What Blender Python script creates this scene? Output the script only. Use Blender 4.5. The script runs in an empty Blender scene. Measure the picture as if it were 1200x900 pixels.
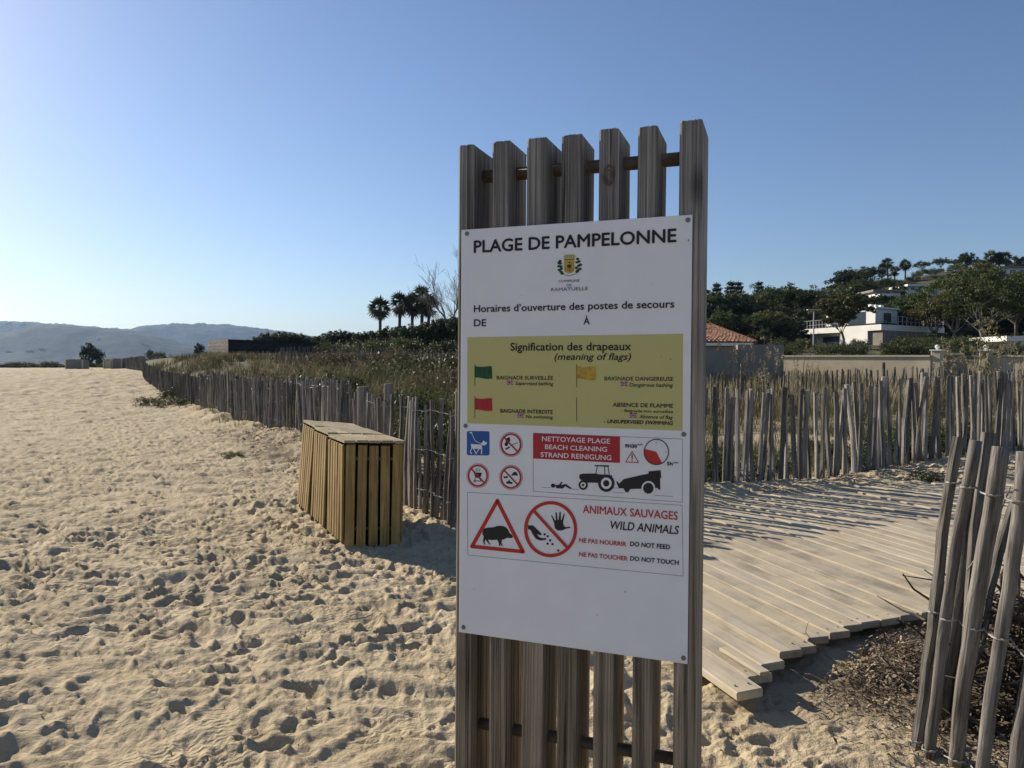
import bpy, bmesh, math, random
import numpy as np
from mathutils import Vector, Matrix
from mathutils.geometry import tessellate_polygon

random.seed(7)
rng = np.random.default_rng(7)
sc = bpy.context.scene
COL = sc.collection
R = math.radians

# ------------------------------------------------------------------ camera
FPX = 866.0                      # focal length in pixels of the 1200 px wide photograph
PITCH = math.atan(22 / FPX)
EYE = 1.5
cd = bpy.data.cameras.new('camera'); cam = bpy.data.objects.new('camera', cd); COL.objects.link(cam)
cd.sensor_width = 36; cd.lens = 36 * FPX / 1200; cd.clip_start = 0.05; cd.clip_end = 60000
cam.location = (0, 0, EYE); cam.rotation_euler = (R(90) - PITCH, 0, 0)
sc.camera = cam

# ------------------------------------------------------------------ sky, sun, exposure
SUN_EL = R(25.0); SUN_AZ = math.atan2(-0.76, 0.65)       # azimuth from +Y, clockwise positive
w = bpy.data.worlds.new('World'); sc.world = w; w.use_nodes = True
wn = w.node_tree.nodes; wn.clear()
wo = wn.new('ShaderNodeOutputWorld'); bg = wn.new('ShaderNodeBackground'); sk = wn.new('ShaderNodeTexSky')
sk.sky_type = 'NISHITA'; sk.sun_disc = False; sk.sun_elevation = SUN_EL; sk.sun_rotation = SUN_AZ
sk.altitude = 0; sk.air_density = 1.0; sk.dust_density = 0.35; sk.ozone_density = 3.0
bg.inputs['Strength'].default_value = 0.076
wm = wn.new('ShaderNodeMixRGB'); wm.blend_type = 'MULTIPLY'; wm.inputs[0].default_value = 1; wm.inputs[2].default_value = (.95, .958, 1.05, 1)
w.node_tree.links.new(sk.outputs[0], wm.inputs[1]); w.node_tree.links.new(wm.outputs[0], bg.inputs['Color']); w.node_tree.links.new(bg.outputs[0], wo.inputs['Surface'])
sl = bpy.data.lights.new('sun', 'SUN'); sun = bpy.data.objects.new('sun', sl); COL.objects.link(sun)
sl.energy = 5.0; sl.angle = R(0.5); sl.color = (1.0, 0.90, 0.76)
SD = Vector((math.sin(SUN_AZ) * math.cos(SUN_EL), math.cos(SUN_AZ) * math.cos(SUN_EL), math.sin(SUN_EL)))
sun.rotation_euler = SD.to_track_quat('Z', 'Y').to_euler(); sun.location = SD * 60
sc.view_settings.view_transform = 'Standard'; sc.view_settings.look = 'None'
sc.view_settings.exposure = 0.58; sc.view_settings.gamma = 1.0
sc.render.engine = 'CYCLES'
sc.cycles.use_denoising = True
sc.cycles.max_bounces = 6; sc.cycles.volume_bounces = 0; sc.cycles.transparent_max_bounces = 6

# ------------------------------------------------------------------ helpers
def ray(X, Y):
    u = (X - 600) / FPX; v = (450 - Y) / FPX
    c, s = math.cos(PITCH), math.sin(PITCH)
    return Vector((u, c + v * s, v * c - s))
def gp(X, Y, h=0.0):             # point of the level h seen at a photo pixel
    d = ray(X, Y); t = (h - EYE) / d.z
    return Vector((d.x * t, d.y * t, h))
def at(X, Y, dist):              # point at forward distance dist seen at a photo pixel
    d = ray(X, Y); t = dist / d.y
    return Vector((d.x * t, dist, EYE + d.z * t))
def ss(x, a, b):
    t = np.clip((np.asarray(x, float) - a) / (b - a), 0, 1); return t * t * (3 - 2 * t)

def vnoise(x, y, seed=0):
    x = np.asarray(x, float); y = np.asarray(y, float)
    xi = np.floor(x).astype(np.int64); yi = np.floor(y).astype(np.int64); fx = x - xi; fy = y - yi
    def h(a, b):
        n = (a * 374761393 + b * 668265263 + seed * 1274126177) & 0xffffffff
        n = ((n ^ (n >> 13)) * 1274126177) & 0xffffffff
        n = (n ^ (n >> 16)) & 0xffffffff
        return n / 4294967295.0
    fx = fx * fx * fx * (fx * (fx * 6 - 15) + 10); fy = fy * fy * fy * (fy * (fy * 6 - 15) + 10)
    return ((h(xi, yi) * (1 - fx) + h(xi + 1, yi) * fx) * (1 - fy) + (h(xi, yi + 1) * (1 - fx) + h(xi + 1, yi + 1) * fx) * fy) * 2 - 1

FENCE_Y = [-50, 3, 6.6, 7.3, 9.8, 15, 18.2, 25, 33, 45, 55, 75, 120, 400]
FENCE_X = [6, 0.9, -0.5, -0.8, -1.9, -4.3, -6.6, -10.6, -15.4, -22.4, -27.5, -39, -64, -220]
def ground(x, y):
    x = np.asarray(x, float); y = np.asarray(y, float)
    s = x - np.interp(y, FENCE_Y, FENCE_X)
    b = y - (7.27 + 0.54 * x)                        # beyond the right-hand fence
    d = np.hypot(x, y); a = x / np.maximum(y, 0.5)
    h = 1.05 * ss(y, 27, 58) * (1 - ss(d, 150, 420))
    back = ss(s, 0, 3) * ss(b, 0, 3)
    h = h + back * (0.62 * ss(s, 0, 5) * ss(b, 1, 8) * (1 - ss(a, -.12, .1)) + .45 * ss(y, 12, 60) * (1 - ss(a, 0, .2)) * (1 - ss(d, 200, 500)))
    h = h + back * 0.10 * vnoise(x * .45, y * .45, 3)
    h = h + 5.2 * np.exp(-((x + 8) / 22) ** 2 - ((y - 112) / 22) ** 2)
    h = h + back * (0.45 * ss(y, 12, 42) + 2.2 * ss(y, 48, 92)) * ss(a, .02, .25)
    h = h + 27 * ss(a, .16, .62) * ss(y, 98, 235) * (1 - ss(d, 330, 900))
    # soft sand banks at the foot of the fences and under the bins
    h = h + 0.15 * np.exp(-((s + .2) / .7) ** 2) * ss(y, 9, 12) * (1 - ss(y, 26, 40)) * (0.6 + .8 * vnoise(x * .8, y * .8, 9))
    h = h + 0.06 * np.exp(-((x + 1.0) / .45) ** 2 - ((y - 6.6) / .7) ** 2)
    h = h + 0.05 * np.exp(-(b / .5) ** 2) * ss(x, 1, 2)
    h = h + .14 * ss(x, 3.5, 7) * ss(y, 8.8, 10.2)
    return h
def gz(x, y): return float(ground(x, y))

# ---- materials
def mat(name, rough=0.8, spec=0.3):
    m = bpy.data.materials.new(name); m.use_nodes = True
    b = m.node_tree.nodes['Principled BSDF']; b.inputs['Roughness'].default_value = rough
    b.inputs['Specular IOR Level'].default_value = spec
    return m, m.node_tree.nodes, m.node_tree.links, b
def flat(name, col, rough=.7, spec=.3, var=.12, scale=6):
    m, N, L, b = mat(name, rough, spec)
    tc = N.new('ShaderNodeTexCoord'); nz = N.new('ShaderNodeTexNoise'); nz.inputs['Scale'].default_value = scale; nz.inputs['Detail'].default_value = 5
    cr = N.new('ShaderNodeValToRGB'); L.new(tc.outputs['Object'], nz.inputs['Vector']); L.new(nz.outputs['Fac'], cr.inputs['Fac'])
    cr.color_ramp.elements[0].position = .3; cr.color_ramp.elements[1].position = .7
    cr.color_ramp.elements[0].color = [c * (1 - var) for c in col] + [1]; cr.color_ramp.elements[1].color = [min(1, c * (1 + var)) for c in col] + [1]
    L.new(cr.outputs[0], b.inputs['Base Color']); return m
def wood(name, dark, light, scale=(55, 55, 2.2), bump=.25, dist=.004, rnd=.25, rough=.85, knots=False, spec=.2, dust=None, low=None):
    m, N, L, b = mat(name, rough, spec)
    tc = N.new('ShaderNodeTexCoord'); oi = N.new('ShaderNodeObjectInfo')
    mp = N.new('ShaderNodeMapping'); mp.inputs['Scale'].default_value = scale
    ad = N.new('ShaderNodeVectorMath'); ad.operation = 'MULTIPLY_ADD'
    ad.inputs[1].default_value = (1, 1, 1)
    cx = N.new('ShaderNodeCombineXYZ')
    ml = N.new('ShaderNodeMath'); ml.operation = 'MULTIPLY'; ml.inputs[1].default_value = 37.0
    L.new(oi.outputs['Random'], ml.inputs[0])
    for k in 'XYZ': L.new(ml.outputs[0], cx.inputs[k])
    L.new(tc.outputs['Object'], ad.inputs[0]); L.new(cx.outputs[0], ad.inputs[2])
    L.new(ad.outputs[0], mp.inputs['Vector'])
    n1 = N.new('ShaderNodeTexNoise'); n1.inputs['Scale'].default_value = 1; n1.inputs['Detail'].default_value = 6; n1.inputs['Roughness'].default_value = .65; n1.inputs['Distortion'].default_value = .6
    L.new(mp.outputs[0], n1.inputs['Vector'])
    n2 = N.new('ShaderNodeTexNoise'); n2.inputs['Scale'].default_value = 3.0; n2.inputs['Detail'].default_value = 4
    L.new(ad.outputs[0], n2.inputs['Vector'])
    cr = N.new('ShaderNodeValToRGB'); e = cr.color_ramp.elements
    e[0].position = .33; e[0].color = list(dark) + [1]; e[1].position = .69; e[1].color = list(light) + [1]
    L.new(n1.outputs['Fac'], cr.inputs['Fac'])
    hs = N.new('ShaderNodeHueSaturation')
    vr = N.new('ShaderNodeMapRange'); vr.inputs['To Min'].default_value = 1 - rnd; vr.inputs['To Max'].default_value = 1 + rnd
    L.new(oi.outputs['Random'], vr.inputs['Value'])
    vv = N.new('ShaderNodeMapRange'); vv.inputs['From Min'].default_value = .3; vv.inputs['From Max'].default_value = .7; vv.inputs['To Min'].default_value = .75; vv.inputs['To Max'].default_value = 1.2
    L.new(n2.outputs['Fac'], vv.inputs['Value'])
    mu = N.new('ShaderNodeMath'); mu.operation = 'MULTIPLY'; L.new(vr.outputs[0], mu.inputs[0]); L.new(vv.outputs[0], mu.inputs[1])
    L.new(mu.outputs[0], hs.inputs['Value']); L.new(cr.outputs[0], hs.inputs['Color'])
    out = hs.outputs[0]
    if knots:
        vo = N.new('ShaderNodeTexVoronoi'); vo.inputs['Scale'].default_value = 1; mp2 = N.new('ShaderNodeMapping'); mp2.inputs['Scale'].default_value = (5, 5, 2)
        L.new(ad.outputs[0], mp2.inputs['Vector']); L.new(mp2.outputs[0], vo.inputs['Vector'])
        k = N.new('ShaderNodeMapRange'); k.inputs['From Min'].default_value = .05; k.inputs['From Max'].default_value = .14; k.inputs['To Min'].default_value = .45; k.inputs['To Max'].default_value = 1
        L.new(vo.outputs['Distance'], k.inputs['Value'])
        h2 = N.new('ShaderNodeHueSaturation'); L.new(k.outputs[0], h2.inputs['Value']); L.new(out, h2.inputs['Color']); out = h2.outputs[0]
    if low:                                            # lower part browner: less weathered, plus warm sand bounce painted into the colour
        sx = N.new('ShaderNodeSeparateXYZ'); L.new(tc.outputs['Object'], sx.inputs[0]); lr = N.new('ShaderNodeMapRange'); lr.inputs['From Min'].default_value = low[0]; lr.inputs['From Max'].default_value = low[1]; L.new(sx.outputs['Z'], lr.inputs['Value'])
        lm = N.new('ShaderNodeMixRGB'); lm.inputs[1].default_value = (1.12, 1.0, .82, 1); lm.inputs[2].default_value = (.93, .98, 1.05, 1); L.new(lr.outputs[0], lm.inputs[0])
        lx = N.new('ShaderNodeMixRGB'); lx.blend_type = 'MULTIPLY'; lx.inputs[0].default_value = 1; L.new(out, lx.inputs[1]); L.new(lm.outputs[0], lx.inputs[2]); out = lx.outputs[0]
    if dust:
        n3 = N.new('ShaderNodeTexNoise'); n3.inputs['Scale'].default_value = 3.2; n3.inputs['Detail'].default_value = 8; n3.inputs['Roughness'].default_value = .68; L.new(ad.outputs[0], n3.inputs['Vector'])
        dr = N.new('ShaderNodeMapRange'); dr.inputs['From Min'].default_value = .42; dr.inputs['From Max'].default_value = .60; dr.inputs['To Max'].default_value = .85; L.new(n3.outputs['Fac'], dr.inputs['Value'])
        n4 = N.new('ShaderNodeTexNoise'); n4.inputs['Scale'].default_value = 260; n4.inputs['Detail'].default_value = 2; L.new(tc.outputs['Object'], n4.inputs['Vector'])
        dc = N.new('ShaderNodeValToRGB'); dc.color_ramp.elements[0].color = [c * .72 for c in dust] + [1]; dc.color_ramp.elements[1].color = list(dust) + [1]; dc.color_ramp.elements[0].position = .35; dc.color_ramp.elements[1].position = .6; L.new(n4.outputs['Fac'], dc.inputs['Fac'])
        dm = N.new('ShaderNodeMixRGB'); L.new(dr.outputs[0], dm.inputs[0]); L.new(out, dm.inputs[1]); L.new(dc.outputs[0], dm.inputs[2]); out = dm.outputs[0]
    L.new(out, b.inputs['Base Color'])
    bp = N.new('ShaderNodeBump'); bp.inputs['Strength'].default_value = bump; bp.inputs['Distance'].default_value = dist
    L.new(n1.outputs['Fac'], bp.inputs['Height']); L.new(bp.outputs[0], b.inputs['Normal'])
    return m
def leafmat(name, c1, c2, trans=.25, rough=.6):
    m, N, L, b = mat(name, rough, .25)
    at_ = N.new('ShaderNodeAttribute'); at_.attribute_name = 'v'
    oi = N.new('ShaderNodeObjectInfo')
    mx = N.new('ShaderNodeMixRGB'); mx.inputs[1].default_value = list(c1) + [1]; mx.inputs[2].default_value = list(c2) + [1]
    L.new(at_.outputs['Fac'], mx.inputs[0])
    vr = N.new('ShaderNodeMapRange'); vr.inputs['To Min'].default_value = .75; vr.inputs['To Max'].default_value = 1.25
    hs = N.new('ShaderNodeHueSaturation'); L.new(oi.outputs['Random'], vr.inputs['Value']); L.new(vr.outputs[0], hs.inputs['Value'])
    L.new(mx.outputs[0], hs.inputs['Color']); L.new(hs.outputs[0], b.inputs['Base Color'])
    if trans:
        o = [n for n in N if n.type == 'OUTPUT_MATERIAL'][0]
        tr = N.new('ShaderNodeBsdfTranslucent'); ms = N.new('ShaderNodeMixShader'); ms.inputs[0].default_value = trans
        L.new(hs.outputs[0], tr.inputs['Color']); L.new(b.outputs[0], ms.inputs[1]); L.new(tr.outputs[0], ms.inputs[2]); L.new(ms.outputs[0], o.inputs['Surface'])
    return m

M = {}
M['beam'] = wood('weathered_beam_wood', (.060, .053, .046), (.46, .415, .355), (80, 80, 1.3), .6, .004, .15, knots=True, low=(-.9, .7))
M['beam_grey'] = M['beam']
M['pale'] = wood('grey_chestnut_pale', (.070, .061, .052), (.33, .30, .262), (45, 45, 3), .5, .004, .45)
M['pale_far'] = wood('far_chestnut_pale', (.055, .049, .043), (.20, .18, .16), (30, 30, 2), .3, .004, .3)
M['stake'] = wood('thick_stake_wood', (.055, .049, .043), (.27, .245, .215), (80, 80, 4), .9, .006, .2)
M['crate'] = wood('treated_slat_wood', (.16, .105, .036), (.37, .262, .108), (45, 45, 2), .3, .003, .15, knots=True)
M['plank'] = wood('sandy_plank_wood', (.30, .25, .175), (.52, .45, .34), (26, 1.4, 26), .5, .004, .14, dust=(.56, .465, .315))
M['lid'] = wood('weathered_lid_wood', (.24, .19, .105), (.44, .37, .24), (45, 45, 2), .3, .003, .15, knots=True)
M['clad'] = wood('sunlit_cladding', (.12, .10, .08), (.34, .30, .25), (.8, .8, 14), .3, .01, .25)  # lit end of the clad building: sunlight put into the paler colour
M['clad_shaded'] = wood('shaded_cladding', (.020, .019, .020), (.055, .052, .052), (.8, .8, 14), .3, .01, .3)  # same timber on the side away from the sun, shade put into its colour
M['bark'] = wood('pine_bark', (.045, .036, .028), (.15, .125, .10), (6, 6, 1.5), .5, .05, .2)
M['paleb'] = wood('pale_bark', (.15, .13, .11), (.36, .33, .29), (6, 6, 1.5), .5, .05, .15)
M['twig'] = wood('dead_twig', (.05, .038, .028), (.19, .15, .11), (20, 20, 20), .3, .01, .3)
M['wire'] = flat('galvanised_wire', (.30, .28, .25), .45, .5)
M['rod'] = flat('oxidised_rod', (.13, .10, .068), .6, .4, .3, 40)
M['white'] = flat('sign_white', (.80, .80, .81), .42, .45, .03, 9)
M['screw'] = flat('screw_metal', (.16, .15, .14), .4, .6)
M['black'] = flat('print_black', (.014, .013, .015), .5, .4, .02)
M['grey'] = flat('print_grey', (.16, .16, .17), .5, .4, .02)
M['red'] = flat('print_red', (.42, .022, .028), .5, .4, .04)
M['redo'] = flat('print_warning_red', (.50, .030, .022), .5, .4, .04)
M['green'] = flat('print_green', (.012, .075, .030), .5, .4, .3, 60)
M['yellow'] = flat('print_yellow', (.50, .31, .030), .5, .4, .3, 80)
M['blue'] = flat('print_blue', (.018, .10, .34), .5, .4, .03)
M['olive'] = flat('print_pale_yellow', (.54, .50, .19), .5, .4, .03, 4)
M['printwhite'] = flat('print_white', (.80, .80, .81), .5, .4, .02)
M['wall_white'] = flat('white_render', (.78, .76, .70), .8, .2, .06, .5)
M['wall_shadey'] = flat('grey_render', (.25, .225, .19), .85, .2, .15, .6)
M['tan'] = flat('sandstone_wall', (.50, .42, .29), .9, .2, .15, 1.2)
M['glass'] = flat('window_glass', (.05, .07, .09), .15, .6, .1)
M['rail'] = flat('pale_railing', (.42, .42, .42), .5, .4, .05)
M['tile'] = flat('terracotta_tile', (.27, .145, .092), .85, .2, .5, 3.0)
M['concrete'] = flat('concrete', (.22, .20, .17), .9, .2, .2, 2)
M['dark'] = flat('dark_liner', (.012, .012, .011), .8, .2)
M['pine'] = leafmat('pine_needles', (.028, .042, .014), (.095, .12, .036))
M['pine_olive'] = leafmat('olive_pine_needles', (.055, .058, .020), (.17, .16, .055))
M['oak'] = leafmat('dark_evergreen_leaves', (.024, .034, .014), (.075, .092, .034))
M['bush'] = leafmat('scrub_leaves', (.035, .048, .016), (.10, .115, .040))
M['palm'] = leafmat('palm_fronds', (.030, .040, .014), (.085, .10, .035))
M['skirt'] = leafmat('dead_fronds', (.05, .038, .022), (.13, .10, .06))
M['grass'] = leafmat('dry_dune_grass', (.045, .048, .018), (.24, .195, .11), .3)
M['grassdry'] = leafmat('straw_grass', (.13, .105, .062), (.34, .285, .18), .3)
M['brush'] = leafmat('brown_scrub', (.060, .045, .024), (.20, .155, .085), .2)
M['reed'] = leafmat('green_reeds', (.045, .048, .018), (.20, .175, .085), .3)
M['litter'] = leafmat('dry_litter', (.045, .030, .020), (.33, .26, .18), 0, .8)
M['herb'] = leafmat('beach_herb', (.045, .055, .020), (.15, .145, .065), .2)

# ---- mesh building
def tag(o, label=None, cat=None, group=None, kind=None):
    if label: o['label'] = label
    if cat: o['category'] = cat
    if group: o['group'] = group
    if kind: o['kind'] = kind
    return o
def empty(name, loc=(0, 0, 0), rz=0.0, label=None, cat=None, group=None):
    o = bpy.data.objects.new(name, None); COL.objects.link(o); o.location = loc; o.rotation_euler = (0, 0, rz)
    o.empty_display_size = .2
    return tag(o, label, cat, group)
def link(name, me, parent=None, loc=None, rot=None):
    o = bpy.data.objects.new(name, me); COL.objects.link(o); o.parent = parent
    if loc is not None: o.location = loc
    if rot is not None: o.rotation_euler = rot
    return o
class MB:
    def __init__(s): s.v = []; s.f = []
    def add(s, vs, fs):
        n = len(s.v); s.v += [tuple(v) for v in vs]; s.f += [tuple(i + n for i in f) for f in fs]; return s
    def box(s, c, d, rz=0.0, bev=0.0):
        hx, hy, hz = d[0] / 2, d[1] / 2, d[2] / 2; co, si = math.cos(rz), math.sin(rz)
        if bev <= 0:
            P = [(-hx, -hy, -hz), (hx, -hy, -hz), (hx, hy, -hz), (-hx, hy, -hz), (-hx, -hy, hz), (hx, -hy, hz), (hx, hy, hz), (-hx, hy, hz)]
            F = [(0, 3, 2, 1), (4, 5, 6, 7), (0, 1, 5, 4), (1, 2, 6, 5), (2, 3, 7, 6), (3, 0, 4, 7)]
        else:
            b = bev; ring = [(-hx + b, -hy), (hx - b, -hy), (hx, -hy + b), (hx, hy - b), (hx - b, hy), (-hx + b, hy), (-hx, hy - b), (-hx, -hy + b)]
            inr = [(max(-hx + b, min(hx - b, x)), max(-hy + b, min(hy - b, y))) for x, y in ring]
            P = [(x, y, -hz) for x, y in inr] + [(x, y, -hz + b) for x, y in ring] + [(x, y, hz - b) for x, y in ring] + [(x, y, hz) for x, y in inr]
            F = []
            for k in range(3):
                for i in range(8):
                    j = (i + 1) % 8; F.append((k * 8 + i, k * 8 + j, k * 8 + 8 + j, k * 8 + 8 + i))
            F += [tuple(range(7, -1, -1)), tuple(range(24, 32))]
        return s.add([(c[0] + x * co - y * si, c[1] + x * si + y * co, c[2] + z) for x, y, z in P], F)
    def tube(s, pts, rad, n=6, cap=True):
        pts = [Vector(p) for p in pts]; m = len(pts)
        if not hasattr(rad, '__len__'): rad = [rad] * m
        t0 = (pts[1] - pts[0]).normalized(); up = Vector((0, 0, 1)) if abs(t0.z) < .9 else Vector((1, 0, 0))
        a = t0.cross(up).normalized(); vs = []
        for i, p in enumerate(pts):
            t = (pts[min(i + 1, m - 1)] - pts[max(i - 1, 0)]).normalized()
            a = (a - t * a.dot(t)).normalized(); b = t.cross(a)
            for k in range(n):
                an = 2 * math.pi * k / n; vs.append(p + (a * math.cos(an) + b * math.sin(an)) * rad[i])
        fs = [(i * n + k, i * n + (k + 1) % n, (i + 1) * n + (k + 1) % n, (i + 1) * n + k) for i in range(m - 1) for k in range(n)]
        if cap: fs += [tuple(range(n - 1, -1, -1)), tuple((m - 1) * n + k for k in range(n))]
        return s.add(vs, fs)
    def mesh(s, name, m=None, smooth=False):
        me = bpy.data.meshes.new(name); me.from_pydata(s.v, [], s.f); me.update()
        if m: me.materials.append(m)
        if smooth: me.polygons.foreach_set('use_smooth', [True] * len(me.polygons))
        return me
    def obj(s, name, m, parent=None, loc=None, rot=None, smooth=False):
        return link(name, s.mesh(name, m, smooth), parent, loc, rot)
def npmesh(name, V, nper, m, v=None, smooth=False, F=None):
    """faces of nper verts each from a flat array of vertices (or from F)"""
    me = bpy.data.meshes.new(name); V = np.asarray(V, np.float32).reshape(-1, 3)
    if F is None: F = np.arange(len(V)).reshape(-1, nper)
    F = np.asarray(F, np.int32); nf = len(F)
    me.vertices.add(len(V)); me.vertices.foreach_set('co', V.ravel())
    me.loops.add(F.size); me.loops.foreach_set('vertex_index', F.ravel())
    me.polygons.add(nf); me.polygons.foreach_set('loop_start', np.arange(nf, dtype=np.int32) * F.shape[1])
    if smooth: me.polygons.foreach_set('use_smooth', np.ones(nf, bool))
    me.update(calc_edges=True)
    if v is not None:
        a = me.attributes.new('v', 'FLOAT', 'POINT'); a.data.foreach_set('value', np.asarray(v, np.float32))
    if m: me.materials.append(m)
    return me

# ------------------------------------------------------------------ the ground: one sheet out to the horizon
def build_ground():
    dense = np.radians(np.arange(-39, 39.01, .088))
    rest = np.radians(np.concatenate([np.arange(40, 60, 1.0), np.arange(60, 300.1, 4.0), np.arange(301, 321, 1.0)]))
    th = np.concatenate([dense, rest]); nt = len(th)
    r = [0.9]
    while r[-1] < 105: r.append(r[-1] * 1.0056)
    while r[-1] < 45000: r.append(r[-1] * 1.045)
    r = np.array(r); nr = len(r)
    TH, RR = np.meshgrid(th, r); X = RR * np.sin(TH); Y = RR * np.cos(TH)
    H = ground(X, Y)
    s = X - np.interp(Y, FENCE_Y, FENCE_X); b = Y - (7.27 + .54 * X)
    back = ss(s, -.2, 1.2) * ss(b, -.2, 1.0)
    q = .953 * X + .302 * Y; p = -.302 * X + .953 * Y       # along and across the boardwalk
    walk = ss(q, 1.75, 2.0) * ss(p, 3.0, 3.4) * (1 - ss(p, 6.6, 7.2))
    fade = 1 - ss(RR, 30, 62)
    # trodden sand: ripples of several sizes, warped
    wx = X + .12 * vnoise(X * 3, Y * 3, 21); wy = Y + .12 * vnoise(X * 3, Y * 3, 22)
    amp = fade * (1 - .75 * back) * (1 - walk) * (.76 + .24 * ss(RR, 3, 6))
    soft = 1 - .45 * ss(X, .8, 1.4) * (1 - ss(Y, 4, 6))
    n1 = vnoise(wx * 2.9, wy * 5.2, 1); n2 = vnoise(wx * 6.4, wy * 12.5, 2); n3 = vnoise(wx * 20, wy * 25, 4); n4 = vnoise(X * 45, Y * 45, 5)
    D = .017 * n1 + .013 * (1 - 2 * np.abs(n2)) + .006 * n3 + .0026 * n4 + .0035 * (1 - 2 * np.abs(vnoise(wx * 27, wy * 14, 6)))
    D = D + .02 * vnoise(X * .9, Y * .9, 8)
    mid = ss(RR, 12, 40) * (1 - ss(RR, 85, 105)) * (1 - .6 * back)
    MID = mid * (.040 * vnoise(X * 1.9, Y * 1.2, 14) + .045 * (1 - 2 * np.abs(vnoise(X * 2.6, Y * 1.7, 15))) + .02 * vnoise(X * 5, Y * 3, 16) * (1 - ss(RR, 50, 80)))
    # footprints: oval hollows pushed into the sand with a raised rim
    P = np.zeros_like(D)
    rd = th[:len(dense)]; k0 = 0.0056
    SX = X + .040 * vnoise(X * 6, Y * 6, 91) + .008 * vnoise(X * 21, Y * 21, 92); SY = Y + .040 * vnoise(X * 6, Y * 6, 93) + .008 * vnoise(X * 21, Y * 21, 94)
    def stamp(px, py, L, W, ang, dep):
        bias = rng.uniform(-1, 1)
        rr = math.hypot(px, py); t = math.atan2(px, py)
        ext = 1.9 * L
        i0 = int(math.log(max(rr - ext, .91) / .9) / math.log(1 + k0)); i1 = int(math.log(max(rr + ext, .92) / .9) / math.log(1 + k0)) + 1
        dt = ext / rr; j0 = int((t - dt - rd[0]) / math.radians(.088)); j1 = int((t + dt - rd[0]) / math.radians(.088)) + 1
        j0 = max(j0, 0); j1 = min(j1, len(rd)); i1 = min(i1, nr)
        if j1 <= j0 or i1 <= i0: return
        x = SX[i0:i1, j0:j1] - px; y = SY[i0:i1, j0:j1] - py
        c, s_ = math.cos(ang), math.sin(ang)
        u = (x * c + y * s_) / L; v = (-x * s_ + y * c) / W
        d2 = np.sqrt(u * u + v * v)
        P[i0:i1, j0:j1] += dep * (-np.exp(-(d2 ** 3) * 1.1) * (1 + .35 * u * bias) + .34 * np.exp(-((d2 - 1.35) / .34) ** 2))
    n = 36000
    rr = 2.0 + (30 - 2.0) * rng.random(n) ** .62; tt = np.radians(rng.uniform(-38, 38, n))
    for k in range(n):
        px, py = rr[k] * math.sin(tt[k]), rr[k] * math.cos(tt[k])
        if vnoise(px * .5, py * .5, 31) < rng.uniform(-1.0, .6) - .2: continue
        L = rng.uniform(.026, .074) if k % 9 else rng.uniform(.07, .105); stamp(px, py, L, L * rng.uniform(.36, .75), rng.normal(.25, .75), rng.uniform(.014, .046) * (L / .10) ** .8)
    P = np.where(P > 0, .016 * np.tanh(P / .016), -.05 * np.tanh(-P / .05))
    H = H + amp * soft * (D * 1.3 + P * 1.15) + MID
    H = H - .02 * walk
    H = H + (.085 + .035 * vnoise(X * 2.2, Y * 2.2, 61) + .012 * vnoise(X * 9, Y * 12, 62)) * ss(p + .5 * vnoise(X * 1.1, Y * 1.1, 63), 5.3, 6.9) * ss(q, 1.7, 2.0) * (1 - ss(p, 7.1, 7.8))
    H = H + (1 - fade) * 0
    V = np.stack([X, Y, H], -1).reshape(-1, 3)
    V = np.vstack([V, [[0, 0, 0]]]); c = len(V) - 1
    i = np.arange(nr - 1)[:, None] * nt; j = np.arange(nt)[None, :]; jn = (j + 1) % nt
    F = np.stack([i + j, i + jn, i + nt + jn, i + nt + j], -1).reshape(-1, 4)[:, ::-1]
    tri = np.stack([np.full(nt, c), np.arange(nt), (np.arange(nt) + 1) % nt, ], -1)
    F2 = np.stack([tri[:, 0], tri[:, 2], tri[:, 1], tri[:, 1]], -1)
    me = bpy.data.meshes.new('ground')
    nf = len(F) + len(tri)
    loops = np.concatenate([F.ravel(), tri[:, ::-1].ravel()]).astype(np.int32)
    st = np.concatenate([np.arange(len(F)) * 4, len(F) * 4 + np.arange(len(tri)) * 3]).astype(np.int32)
    me.vertices.add(len(V)); me.vertices.foreach_set('co', V.astype(np.float32).ravel())
    me.loops.add(len(loops)); me.loops.foreach_set('vertex_index', loops)
    me.polygons.add(nf); me.polygons.foreach_set('loop_start', st)
    me.polygons.foreach_set('use_smooth', np.ones(nf, bool)); me.update(calc_edges=True)
    # how much soil and scrub covers the sand, and where plant litter lies
    cover = back * ss(s, .5, 5) * (.25 + .75 * ss(b, 1, 14)) * np.clip(.75 + .5 * vnoise(X * .6, Y * .6, 41), 0, 1)
    cover = np.maximum(cover, ss(RR, 120, 200)); cover = np.maximum(cover, ss(X / np.maximum(Y, .5), .1, .2) * ss(Y, 45, 60) * (Y > 0))
    cover = np.maximum(cover, back * ss(Y, 26, 42))
    lit = np.exp(-(((X - 2.05) / .75) ** 2 + ((Y - 3.45) / .55) ** 2) * 1.0) * 1.1 + .5 * ss(X, 1.9, 3.2) * (1 - ss(p, 3.0, 3.5)) * ss(Y, 2.4, 2.9)
    lit = lit + .8 * np.exp(-((s + .9) / .5) ** 2) * ss(Y, 10.5, 12) * (1 - ss(Y, 15, 18))
    lit = np.clip(lit * (.7 + .6 * vnoise(X * 5, Y * 5, 51)), 0, 1)
    # dry sand piled at the fence foot reads paler and warmer
    for nm, arr in (('cover', cover), ('litter', lit)):
        a = me.attributes.new(nm, 'FLOAT', 'POINT'); a.data.foreach_set('value', np.append(arr.ravel(), 0).astype(np.float32))
    m, N, L, bs = mat('beach_sand', .95, .1)
    tc = N.new('ShaderNodeTexCoord')
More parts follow.
